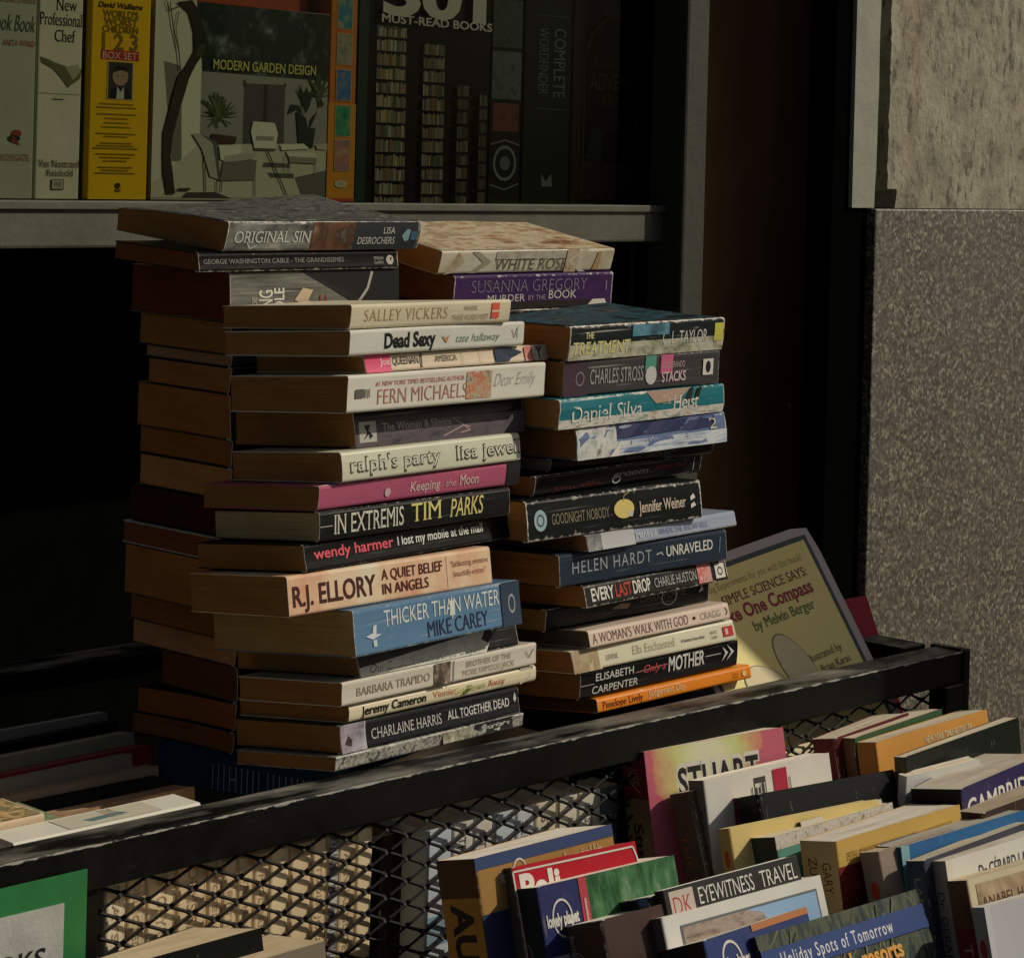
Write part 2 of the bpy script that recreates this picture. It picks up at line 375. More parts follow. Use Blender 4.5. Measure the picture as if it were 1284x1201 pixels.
# pillar
YP = 1.61; zg = onY(1098, 262, YP).z; XP = onY(1098, 262, YP).x
pil = empty('stone_pillar', Matrix.Translation((XP, YP, .12))); tag(pil, 'wall pier of speckled granite below cracked weathered render, right of the shop front', 'pillar')
def local(mb, o): 
    T0 = o.matrix_world.translation; mb.v = [tuple(Vector(p)-T0) for p in mb.v]; return mb
g = MB(); g.box((XP, YP, .12), (XP+1.6, YP+.05, zg)); local(g, pil).build('granite_cladding', granite_mat(), pil, bevel=.002)
g = MB(); g.box((XP+.37, YP+.051, .12), (XP+1.6, YP+.75, 3.0)); local(g, pil).build('pier_core', M_void, pil)
# render block: rough front surface
X1 = onY(1116, 200, YP).x; g = MB(); NXr, NZr = 260, 240; rz = zg+.001; HZ = 1.5
from mathutils import noise as mn
def rp(i, k):
    x = X1+1.59*i/NXr*(1); z = rz+HZ*k/NZr
    e = mn.noise(Vector((x*25, 0, z*25)))*.0013+mn.noise(Vector((x*90, 2, z*90)))*.0008
    if i == 0: x += .004*mn.noise(Vector((1, 5, z*22)))+.003*mn.noise(Vector((1, 5, z*90)))
    cx = max(0, 1-abs(x-(X1+.045))/.05-abs(z-rz)/.04)*(1 if mn.noise(Vector((x*60, 1, z*60))) > -.25 else .2)
    ch = .0
    if z < rz+.022 and x < X1+.022: ch = .03*(1 if x < X1+.018 else .5)
    return (x, YP+.003+e+.004*cx+ch, z)
vs_ = [rp(i, k) for k in range(NZr+1) for i in range(NXr+1)]
g.mesh(vs_, [(k*(NXr+1)+i, k*(NXr+1)+i+1, (k+1)*(NXr+1)+i+1, (k+1)*(NXr+1)+i) for k in range(NZr) for i in range(NXr)])
def side(k): p = rp(0, k); return p, (p[0]-.002, YP+.05, p[2])
for k in range(NZr):
    a, b_ = side(k); c, d = side(k+1); g.quad(a, c, d, b_)
M_st = stucco_mat(); local(g, pil).build('rendered_face', M_st, pil, smooth=False)
Xa = onY(1077, 120, YP).x; Xb = onY(1106, 200, YP).x-.003
g = MB(); NS = 60
for k in range(NS):
    z0 = rz+HZ*k/NS; z1 = rz+HZ*(k+1)/NS; f = lambda z: .0025*mn.noise(Vector((0, 3, z*25)))+.0015*mn.noise(Vector((0, 3, z*80)))-(.004 if z < rz+.03 else 0)
    g.quad((Xa, YP+.006, z0), (Xb+f(z0), YP+.006, z0), (Xb+f(z1), YP+.006, z1), (Xa, YP+.006, z1))
    g.quad((Xb+f(z0), YP+.006, z0), (Xb+f(z0), YP+.06, z0), (Xb+f(z1), YP+.06, z1), (Xb+f(z1), YP+.006, z1))
g.quad((Xa, YP+.006, rz), (Xa, YP+.05, rz), (Xa, YP+.05, rz+HZ), (Xa, YP+.006, rz+HZ))
local(g, pil).build('door_trim', plain('grey_green_trim_paint', (.24, .235, .18), .7, .3, 20, .001, 90), pil)
# door jamb, black for the pier's shaded side, and door behind the pier
g = MB(); g.box((onY(1042, 300, YP+.012).x, YP+.012, .12), (XP-.0015, YP+.05, 3.0)); jm = g.build('door_jamb', M_void); tag(jm, 'door jamb coloured black as shade between red brown door and granite pier', 'door frame')
dx0 = onY(860, 0, YW+.09).x; dx1 = XP+.35
dr = empty('shop_door', Matrix.Translation((dx0, YW+.09, .12))); tag(dr, 'dark red brown shop door in deep shade right of the window', 'door')
g = MB(); g.box((dx0, YW+.09, .12), (dx1, YW+.13, 3.0)); local(g, dr).build('door_leaf', M_door, dr)
sc_ = onY(990, 508, YW+.09); g = MB(); g.bar((sc_.x, sc_.y-.004, sc_.z), (sc_.x, sc_.y+.001, sc_.z), .004, 10, up=Vector((1, 0, 0))); local(g, dr).build('door_screw', plain('dull_metal', (.3, .28, .24), .4), dr)
# window frame, sill, glass
zt = onY(420, 257, YW).z; zb = onY(420, 308, YW).z; xs1 = onY(836, 285, YW).x
wf = empty('shop_window', Matrix.Translation((0, YW, zt))); tag(wf, 'shop window with grey green painted frame and sill behind the stacked books', 'window')
g = MB(); g.box((-.6, YW, zb), (xs1, YW+.30, zt)); local(g, wf).build('window_sill', M_frame, wf, bevel=.003)
g = MB(); g.box((-.6, YW-.004, zt-.006), (xs1, YW+.02, zt+.002)); local(g, wf).build('sill_lip', M_frame, wf, bevel=.001)
px0 = onY(862, 60, YW-.03).x; px1 = onY(890, 60, YW-.03).x
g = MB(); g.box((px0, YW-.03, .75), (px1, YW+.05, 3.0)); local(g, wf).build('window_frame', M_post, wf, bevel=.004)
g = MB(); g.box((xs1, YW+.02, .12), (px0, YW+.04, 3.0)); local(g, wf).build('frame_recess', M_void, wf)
gl = NB('window_glass'); gl.base((.9, .93, .88)); gl.rough(.02); gl.b.inputs['Transmission Weight'].default_value = 1; gl.b.inputs['IOR'].default_value = 1.45
# a thin pane: mostly clear with a faint reflection
tr = gl.n('ShaderNodeBsdfTransparent'); tr.inputs[0].default_value = (.52, .53, .46, 1); gs = gl.n('ShaderNodeBsdfGlossy'); gs.inputs['Roughness'].default_value = .03
fr = gl.n('ShaderNodeFresnel'); fr.inputs[0].default_value = 1.45; mx = gl.n('ShaderNodeMixShader'); gl.l(gl.math('MULTIPLY', fr.outputs[0], .12), mx.inputs[0]); gl.l(tr.outputs[0], mx.inputs[1]); gl.l(gs.outputs[0], mx.inputs[2])
gl.l(mx.outputs[0], gl.t.nodes['Material Output'].inputs[0])
g = MB(); g.quad((-.6, YW+.022, zt+.002), (xs1, YW+.022, zt+.002), (xs1, YW+.022, 3.0), (-.6, YW+.022, 3.0)); local(g, wf).build('window_pane', gl.m, wf)
# black panels stand for the unlit space under the sill and behind the display
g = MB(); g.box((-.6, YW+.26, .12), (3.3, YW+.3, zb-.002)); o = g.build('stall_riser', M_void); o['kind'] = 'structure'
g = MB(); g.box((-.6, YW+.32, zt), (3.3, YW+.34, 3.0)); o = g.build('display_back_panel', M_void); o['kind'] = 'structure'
# wall above the shop front and the wall left of the window
g = MB(); g.box((-6, YW+.0, 3.0), (8, YW+.4, 7)); o = g.build('upper_wall', M_st); o['kind'] = 'structure'
g = MB(); g.box((-6, YW-.35, .12), (-.6, YW+.4, 3.0)); o = g.build('left_wall', M_st); o['kind'] = 'structure'
g = MB(); g.box((XP+1.6, YP, .12), (8, YP+.75, 3.0)); o = g.build('right_wall', M_st); o['kind'] = 'structure'
# unseen cabinet shaped like a pay station, added to shade the cart's right end
ps = empty('shade_blocker', Matrix.Translation((2.49, .58, .12)) @ Matrix.Rotation(R(-38), 4, 'Z')); tag(ps, 'tall dark grey cabinet out of view, added to shade the right end of the cart', 'light blocker')
mps = plain('blocker_grey', (.06, .065, .07), .5)
g = MB(); g.box((-.09, -.125, .15), (.09, .125, 1.68)); g.build('cabinet', mps, ps, bevel=.01)
g = MB(); g.box((-.06, -.08, 0), (.06, .08, .15)); g.build('plinth', mps, ps)
g = MB(); g.box((-.096, -.08, 1.25), (-.0905, .08, 1.42)); g.build('display', plain('blocker_panel_grey', (.2, .22, .2), .2), ps)  # front panel of the added blocker
# terrace across the street
g = MB(); g.box((-30, -34, .12), (30, -32, 6)); ob = g.build('street_building', plain('brick_facade', (.03, .022, .016), .9, .3, 3)); tag(ob, 'long brick terrace on the far side of the street', 'building')

# ------------------------------------------------------------------ the cart (upper bin)
ZR = .9525
CA = R(-4.53); cx_ = Vector((math.cos(CA), math.sin(CA), 0)); cy_ = Vector((-math.sin(CA), math.cos(CA), 0)); cz_ = Vector((0, 0, 1))
e0 = onZ(130, 1056, ZR); eR = onZ(1205, 815, ZR)
LR = (eR-e0).dot(cx_)          # rail length from the left post to the right corner
CM = frame(e0, cx_, cy_, cz_)  # cart frame: origin on the front rail's top edge at the left post
cart = empty('book_cart', CM); tag(cart, 'black steel book cart with diamond mesh front under the stacks', 'cart')
CD = .46
g = MB(); RH = .027
g.box((-.75, 0, -RH), (LR, .004, 0)); g.box((-.75, .004, -.004), (LR, .030, 0)); g.build('front_rail', M_black, cart, bevel=.0012)
g = MB(); g.box((LR-.004, .0405, -RH), (LR, CD, 0)); g.box((LR-.034, .0405, -.004), (LR-.0045, CD-.036, 0)); g.build('side_rail', M_black, cart, bevel=.0012)
g = MB(); g.box((-.75, CD, -RH), (LR, CD+.004, 0)); g.box((-.75, CD-.034, -.004), (LR-.035, CD-.0005, 0)); g.build('back_rail', M_black, cart, bevel=.0012)
g = MB(); g.box((LR-.003, -.002, -.83), (LR+.006, .034, .0015)); g.box((LR-.03, -.0025, -.83), (LR-.0035, .002, -.0275)); p0 = g.build('corner_post', M_black, cart, bevel=.001)
def cpost(x, y, w_=.016):
    g = MB(); g.box((x, y, -.83), (x+w_, y+.02, -.028)); return g.build('corner_post', M_black, cart, bevel=.001)
cpost(-.012, .0045, .013); cpost(LR-.03, CD-.03); cpost(-.75, CD-.03); cpost(-.75, .005)
g = MB(); g.box((-.745, .03, -.262), (LR-.006, CD-.002, -.256)); g.build('bin_floor', M_black, cart)
g = MB(); g.box((-.745, .03, -.55), (LR-.006, CD-.002, -.544)); g.build('lower_shelf', M_black, cart)
# expanded metal sheet
def mesh_panel(x0, x1, z0, z1, y, name='wire_mesh'):
    g = MB(); px_ = .0362; pz = .0152; st = .0017
    nx = int((x1-x0)/px_)+1; nz = int((z1-z0)/pz)+1
    def P(i, j): return Vector((x0+i*px_/2, y, z1-j*pz/2))
    for i in range(0, nx*2):
        for j in range(0, nz*2):
            if (i+j) % 2 == 0:
                for dj in (1, -1):
                    a, b = P(i, j), P(i+1, j+dj)
                    if b.z > z1+.001 or b.z < z0: continue
                    if b.x > x1: continue
                    k = .15; m0 = a.lerp(b, k); m1 = a.lerp(b, 1-k); yy = Vector((0, .0016*(1 if dj > 0 else -1), 0))
                    g.bar(a+Vector((.0, 0, 0)), m0+yy, st*.9, 4); g.bar(m0+yy, m1+yy, st*.62, 4, sq=1.1); g.bar(m1+yy, b, st*.9, 4)
    return g.build(name, M_wire, cart)
M_wire = plain('wire_black_paint', (.004, .004, .0035), .5, .4, 60, spec=.12)
mesh_panel(.002, LR-.012, -.40, -.0285, .0085)
# sign on the front left
mg = plain('green_card', (.02, .19, .045), .45, .25, 30); mp_ = plain('laminated_paper', (.5, .5, .46), .3, .3, 40, .0004, 300)
sg = empty('bin_sign', CM @ Matrix.Translation((-.014, -.003, -.012))); tag(sg, 'green bordered paper sign reading BOOKS taped to the cart corner', 'sign')
g = MB(); g.box((-.30, -.0012, -.20), (0, 0, 0)); g.build('sign_border', mg, sg)
g = MB(); g.box((-.284, -.0022, -.184), (-.0165, -.0013, -.0165)); g.build('sign_paper', mp_, sg)
def sign_text(s, x0, x1, zb_, zc, st):
    vv, ff = glyphs(s, **st); g = MB(); g.mesh([(x0+(x1-x0)*x, -.0025-q, zb_+(zc-zb_)*y) for x, y, q in vv], ff); return g
sign_text('BOOKS', -.088, -.029, -.051, -.0395, dict(bold=.012, shear=.12)).build('sign_lettering', ink((.02, .02, .02)), sg)
sign_text('FROM', -.076, -.029, -.066, -.0545, dict(bold=.012, shear=.12)).build('sign_lettering', ink((.02, .02, .02)), sg)

# ------------------------------------------------------------------ lying stacks
def line_hit(P, d, px, py):       # distance along horizontal d from P until the column of pixel (px,py)
    q = ray(px, py); den = d.x*q.y-d.y*q.x
    return -(P.x*q.y-P.y*q.x)/den
def stack(rows, Y0, tilt, bottom, group, Wd=.11):
    """rows run from the top down; each (left x, left top y, right x, right top y, back x, dy, kwargs)"""
    t0_, t1_ = tilt; t = R(t0_); zs = onY(*bottom, Y0).z; Ys = Y0; out = []
    for i_, r in enumerate(rows[::-1]):
        xl, yt, xr, yr, xb, dy, kw = r; kw = dict(kw); t = R(kw.pop('tilt', t0_+(t1_-t0_)*i_/(len(rows)-1)))
        Y = Y0+dy; zb_ = zs-(Y-Ys)*math.tan(t); pt = onY(xl, yt, Y); T = max(.007, (pt.z-zb_)/math.cos(t))
        P = Vector((pt.x, Y, zb_))
        yaw = kw.pop('yaw', None)
        if yaw is None:
            q = onZ(xr, yr, pt.z); yaw = math.degrees(math.atan2(q.y-P.y, q.x-P.x)); yaw = max(-2.5, min(2.5, yaw if yt > 560 else yaw*.4))
        a = R(yaw); d = Vector((math.cos(a), math.sin(a), 0)); bk = Vector((-math.sin(a), math.cos(a), 0))
        L = line_hit(P, d, xr, yr); W = line_hit(P, bk, xb, yt) if xb else Wd
        W = min(W, kw.pop('Wmax', .134))
        ay = bk*math.cos(t)-cz_*math.sin(t); az = d.cross(ay)
        lab = kw.pop('label'); col = kw.pop('col')
        out.append(book(frame(P+az*.0003, d, ay, az), L, W, T-.0005, col, lab, group=group, **kw))
        zs = zb_+T/math.cos(t)*1.0-0; Ys = Y+T*math.sin(t)*0; zs = zb_+T*math.cos(t)+T*math.sin(t)*math.tan(t); Ys = Y
    return out
A_ = [
 (440.7, 381.8, 640, 377, 280, .004, dict(label='cream paperback with brown lettering, topmost of the front left stack', col=(.66, .6, .42), crease=.15, spine=[('t', 'SALLEY VICKERS', .08, .3, .59, .78, (.5, .36, .17), S(bold=-.012, serif=.04, space=1.1)), ('t', 'WHERE', .69, .6, .78, .78, (.3, .25, .16), SER), ('t', 'THREE ROADS MEET', .62, .2, .86, .42, (.35, .28, .18), SER), ('r', .875, .22, .925, .88, (.7, .12, .08)), ('r', .875, .48, .925, .56, (.7, .6, .4))])),
 (440, 414, 658, 402, 283, .0, dict(label='white Dead Sexy paperback second from top of the front left stack', col=(.6, .6, .53), crease=.2, spine=[('t', 'Dead Sexy', .185, .24, .47, .8, BK, S(bold=.03)), ('t', 'tate hallaway', .59, .3, .85, .62, (.1, .22, .14), S(shear=.35, bold=-.01)), ('p', [(.505, .6), (.53, .5), (.55, .62), (.535, .3), (.52, .4)], (.45, .25, .12)), ('l', [(.925, .7), (.94, .35), (.96, .8)], .0008, (.3, .33, .28)), ('l', [(.955, .75), (.96, .3)], .0008, (.3, .33, .28))])),
 (459, 446, 688, 431, 322, .004, dict(label='slim beige paperback with a pink block and the word AMERICA, front left stack', col=(.6, .5, .36), crease=.2, spine=[('r', 0, 0, .13, 1, (.62, .08, .17)), ('t', 'Joe', .075, .42, .125, .8, W1, SER), ('t', 'QUEENAN', .14, .38, .275, .82, BK, SER), ('l', [(.285, .1), (.29, .95)], .0012, BK), ('t', 'AMERICA', .36, .4, .48, .75, (.03, .03, .03), SER), ('l', [(.51, 0), (.51, 1)], .0004, (.4, .32, .22)), ('l', [(.61, 0), (.61, 1)], .0004, (.4, .32, .22)), ('p', [(.69, .08), (.69, .95), (.78, .95), (.85, .62), (.78, .3), (.76, .08)], (.02, .03, .06)), ('r', .86, .05, .9, .97, (.55, .2, .16)), ('r', .905, .05, .985, .97, photo([(.05, .05, .05), (.5, .48, .4), (.5, .45, .35)], 260)), ('t', 'Y', .925, .2, .96, .9, BK, BLD)])),
 (438, 471, 685, 454.5, 290, -.003, dict(label='thick white Dear Emily paperback with a small picture on its spine, front left stack', col=(.68, .66, .56), crease=.12, spine=[('t', '#1 NEW YORK TIMES BESTSELLING AUTHOR', .13, .67, .57, .79, (.45, .1, .08), SER), ('t', 'FERN MICHAELS', .14, .18, .585, .58, (.48, .2, .14), S(bold=-.015, serif=.035)), ('r', .58, .12, .71, .88, photo([(.1, .09, .07), (.45, .38, .25), (.5, .15, .08), (.62, .55, .4)], 110)), ('t', 'Dear Emily', .725, .42, .95, .78, (.38, .4, .38), S(shear=.4, bold=-.018)), ('r', .035, .38, .075, .62, (.12, .12, .1)), ('l', [(.085, .38), (.085, .62)], .0012, (.2, .2, .17)), ('l', [(.1, .38), (.1, .62)], .0012, (.2, .2, .17))])),
 (446, 516, 657, 499, 295, .016, dict(label='dark grey The Woman Silence paperback under the white Dear Emily book', col=(.035, .03, .032), crease=.25, wear=.0005, page=PAGE_OLD, spine=[('r', 0, 0, 1, .62, photo([(.05, .04, .045), (.11, .09, .1), (.05, .045, .05)], 40, (1, 1, 3))), ('r', .02, .13, .115, .7, (.42, .42, .38)), ('p', [(.045, .2), (.05, .6), (.085, .6), (.07, .45), (.095, .3), (.075, .2), (.07, .35)], BK), ('t', 'The Woman & Silence', .15, .4, .55, .62, (.42, .4, .36), SER), ('l', [(.5, .1), (.62, .35), (.66, .3)], .0008, (.45, .3, .3)), ('l', [(.56, .6), (.66, .2), (.6, .15)], .0008, (.4, .3, .28))])),  # lower spine painted lighter, leaving the overhang's shade along the top
 (430, 567, 653, 542, 292, .0, dict(label='pale green Ralphs party paperback in the front left stack', col=(.56, .56, .42), crease=.15, wear=.0009, spine=[('t', "ralph's party", .04, .3, .53, .78, (.08, .08, .05), S(bold=.03, space=1.08)), ('t', "ralph's party", .045, .34, .525, .74, (.6, .6, .48), S(bold=.002, space=1.08)), ('t', 'lisa jewell', .62, .3, 1.0, .78, (.08, .08, .05), S(bold=.03, space=1.1)), ('t', 'lisa jewell', .625, .34, .995, .74, (.6, .6, .48), S(bold=.002, space=1.1))])),
 (401, 609, 652, 578, 255, .004, dict(label='pink Keeping the Moon paperback above In Extremis', col=(.42, .1, .17), crease=.15, spine=[('t', 'Keeping', .43, .3, .58, .68, (.65, .45, .42), S(bold=.01, serif=.05)), ('t', 'the', .61, .32, .66, .6, (.6, .4, .4), IT), ('t', 'Moon', .68, .3, .78, .72, (.65, .45, .42), S(bold=.01, serif=.05)), ('e', .32, .4, .014, .18, (.55, .4, .45)), ('r', .93, 0, 1, 1, (.02, .02, .02))])),  # black right end paints the shadow of the neighbouring stack
 (402, 642, 640, 611, 270, .002, dict(label='black IN EXTREMIS paperback with yellow author lettering in the front left stack', col=(.02, .022, .02), crease=.2, page=(.5, .38, .19), spine=[('t', 'IN EXTREMIS', .07, .2, .42, .84, (.6, .58, .48), S(bold=.0, serif=.05)), ('t', 'TIM', .46, .26, .62, .88, (.62, .58, .2), S(bold=.002, serif=.05)), ('t', 'PARKS', .665, .24, .85, .86, (.62, .56, .2), S(shear=.2, bold=.002, serif=.05)), ('l', [(.0, .5), (.06, .5)], .0006, (.4, .38, .3))])),
 (385, 683, 640, 643, 248, .003, dict(label='black I lost my mobile at the mall paperback with red lettering', col=(.012, .012, .012), crease=.1, spine=[('t', 'wendy harmer', .04, .42, .41, .8, (.7, .1, .13), S(bold=.012)), ('t', 'I lost my mobile at the mall', .43, .44, .86, .78, (.66, .66, .6), S(bold=.012))])),
 (364, 723, 618, 685, 240, .0, dict(label='salmon and cream A QUIET BELIEF IN ANGELS paperback in the front left stack', col=(.62, .4, .25), crease=.25, pat=([(.55, .14, .07), (.62, .36, .22), (.68, .52, .34), (.66, .6, .46)], 22, (1, 1, .5)), spine=[('t', 'R.J. ELLORY', .02, .24, .41, .72, (.07, .02, .015), S(bold=.02)), ('t', 'A QUIET BELIEF', .44, .56, .745, .82, (.09, .02, .015), S(bold=.008)), ('t', 'IN ANGELS', .44, .2, .67, .46, (.09, .02, .015), S(bold=.008)), ('l', [(.77, .08), (.77, .92)], .0006, (.6, .5, .4)), ('t', '"Exhilarating, evocative', .79, .62, .985, .76, (.2, .05, .03), SER), ('t', 'beautifully written"', .8, .36, .97, .5, (.25, .08, .04), SER)])),
 (448, 766, 655, 727, 268, -.018, dict(label='blue THICKER THAN WATER paperback in the front left stack', col=(.1, .2, .32), crease=.35, wear=.001, page=(.42, .29, .12), spine=[('t', 'THICKER THAN WATER', .17, .54, .87, .88, (.6, .64, .6), S(bold=-.002)), ('t', 'MIKE CAREY', .42, .12, .79, .46, (.02, .035, .07), S(bold=.0)), ('p', [(.555, .5), (.59, .5), (.572, .95)], (.6, .63, .58)), ('p', [(.555, .82), (.59, .82), (.572, .4)], (.6, .63, .58)), ('p', [(.06, .4), (.1, .32), (.15, .4), (.12, .42), (.125, .62), (.105, .6), (.1, .45)], (.55, .6, .6)), ('r', .1, .16, .12, .3, (.5, .55, .55)), ('r', .88, 0, 1, 1, (.03, .05, .08)), ('o', .945, .5, .022, .22, .25, (.3, .32, .33))])),  # dark blue end block holds the right stack's cast shadow as colour
 (451, 817, 650, 779, 297, .004, dict(label='Our Endless Numbered Days paperback with pale script spine, shaded on top', col=(.02, .022, .02), crease=.2, spine=[('p', [(0, 0), (0, .34), (.86, .97), (.78, 0)], photo([(.4, .4, .34), (.55, .55, .48), (.62, .62, .55)], 90)), ('t', 'Our Endless Numbered Days', .06, .08, .72, .42, (.04, .04, .035), S(shear=.35, bold=-.01)), ('p', [(.76, .55), (.8, .95), (.84, .8), (.83, .55), (.8, .35)], (.02, .02, .02))])),  # pale slanted patch is the sunlit part, black above is painted shade
 (431, 856, 674, 805, 300, -.002, dict(label='off white BROTHER OF THE MORE FAMOUS JACK paperback low in the front left stack', col=(.6, .57, .46), crease=.2, wear=.001, spine=[('t', 'BARBARA TRAPIDO', .07, .32, .43, .66, (.3, .24, .15), SER), ('r', .45, .02, .535, .98, photo([(.03, .025, .02), (.12, .09, .07), (.45, .36, .28)], 110)), ('r', .55, .02, .555, .98, (.3, .3, .3)), ('t', 'BROTHER OF THE', .62, .56, .86, .8, (.33, .27, .19), SER), ('t', 'MORE FAMOUS JACK', .6, .2, .88, .44, (.33, .27, .19), SER), ('l', [(.94, .7), (.96, .4), (.985, .75)], .0006, (.15, .12, .1))])),
 (438, 884, 672, 833, 300, .002, dict(label='cream Vinnie Got Blown Away paperback above the black ALL TOGETHER DEAD book', col=(.68, .61, .42), crease=.12, spine=[('t', 'Jeremy Cameron', .06, .28, .39, .76, (.02, .02, .015), S(bold=.025)), ('t', 'Vinnie', .425, .36, .54, .74, (.62, .26, .16), S(bold=0)), ('t', 'Got', .545, .3, .6, .68, (.62, .55, .12), S(bold=0)), ('t', 'Blown', .61, .3, .71, .7, (.35, .38, .12), S(bold=0)), ('t', 'Away', .725, .32, .82, .72, (.5, .12, .08), S(bold=0)), ('p', [(.585, .2), (.6, .5), (.63, .45), (.61, .2)], (.12, .15, .05)), ('p', [(.91, 0), (.91, 1), (.99, 1), (.95, .2)], photo([(.06, .06, .05), (.5, .45, .35), (.3, .26, .2)], 300))])),
 (430, 910, 653, 861, 296, .0, dict(label='black ALL TOGETHER DEAD paperback second from bottom of the front left stack', col=(.028, .03, .034), crease=.35, spine=[('r', 0, 0, .13, 1, photo([(.08, .07, .08), (.3, .27, .3), (.45, .42, .45)], 70)), ('r', .125, 0, .13, 1, (.5, .48, .5)), ('p', [(.02, .3), (.04, .6), (.06, .4), (.05, .2)], (.05, .03, .03)), ('t', 'CHARLAINE HARRIS', .16, .28, .545, .66, (.52, .5, .46), S(serif=.03, bold=-.006)), ('t', 'ALL TOGETHER DEAD', .58, .36, .94, .68, (.66, .64, .58), S(bold=.004)), ('p', [(.965, .6), (.975, .85), (.985, .6), (.975, .45)], (.5, .5, .48))])),
 (424, 949, 658, 893, 296, -.004, dict(label='speckled grey and white scripts paperback at the bottom of the front left stack', col=(.3, .3, .26), crease=.5, wear=.0016, rag=.0012, pat=([(.02, .02, .02), (.1, .1, .09), (.42, .41, .35), (.12, .11, .1), (.55, .53, .45)], 190, (1, 1, 1)), spine=[('r', .72, .05, .94, .98, (.03, .03, .03)), ('t', 'scripts', .77, .45, .92, .78, (.62, .62, .56), S(bold=.03, shear=.15)), ('p', [(.83, .3), (.87, .35), (.86, .12), (.84, .18)], (.6, .6, .55)), ('r', .55, .1, .715, .9, photo([(.12, .11, .08), (.4, .38, .28), (.5, .48, .38)], 160))])),
]
stack(A_, 1.10, (7.5, 3.5), (424, 966), 'paperbacks in the front left stack')
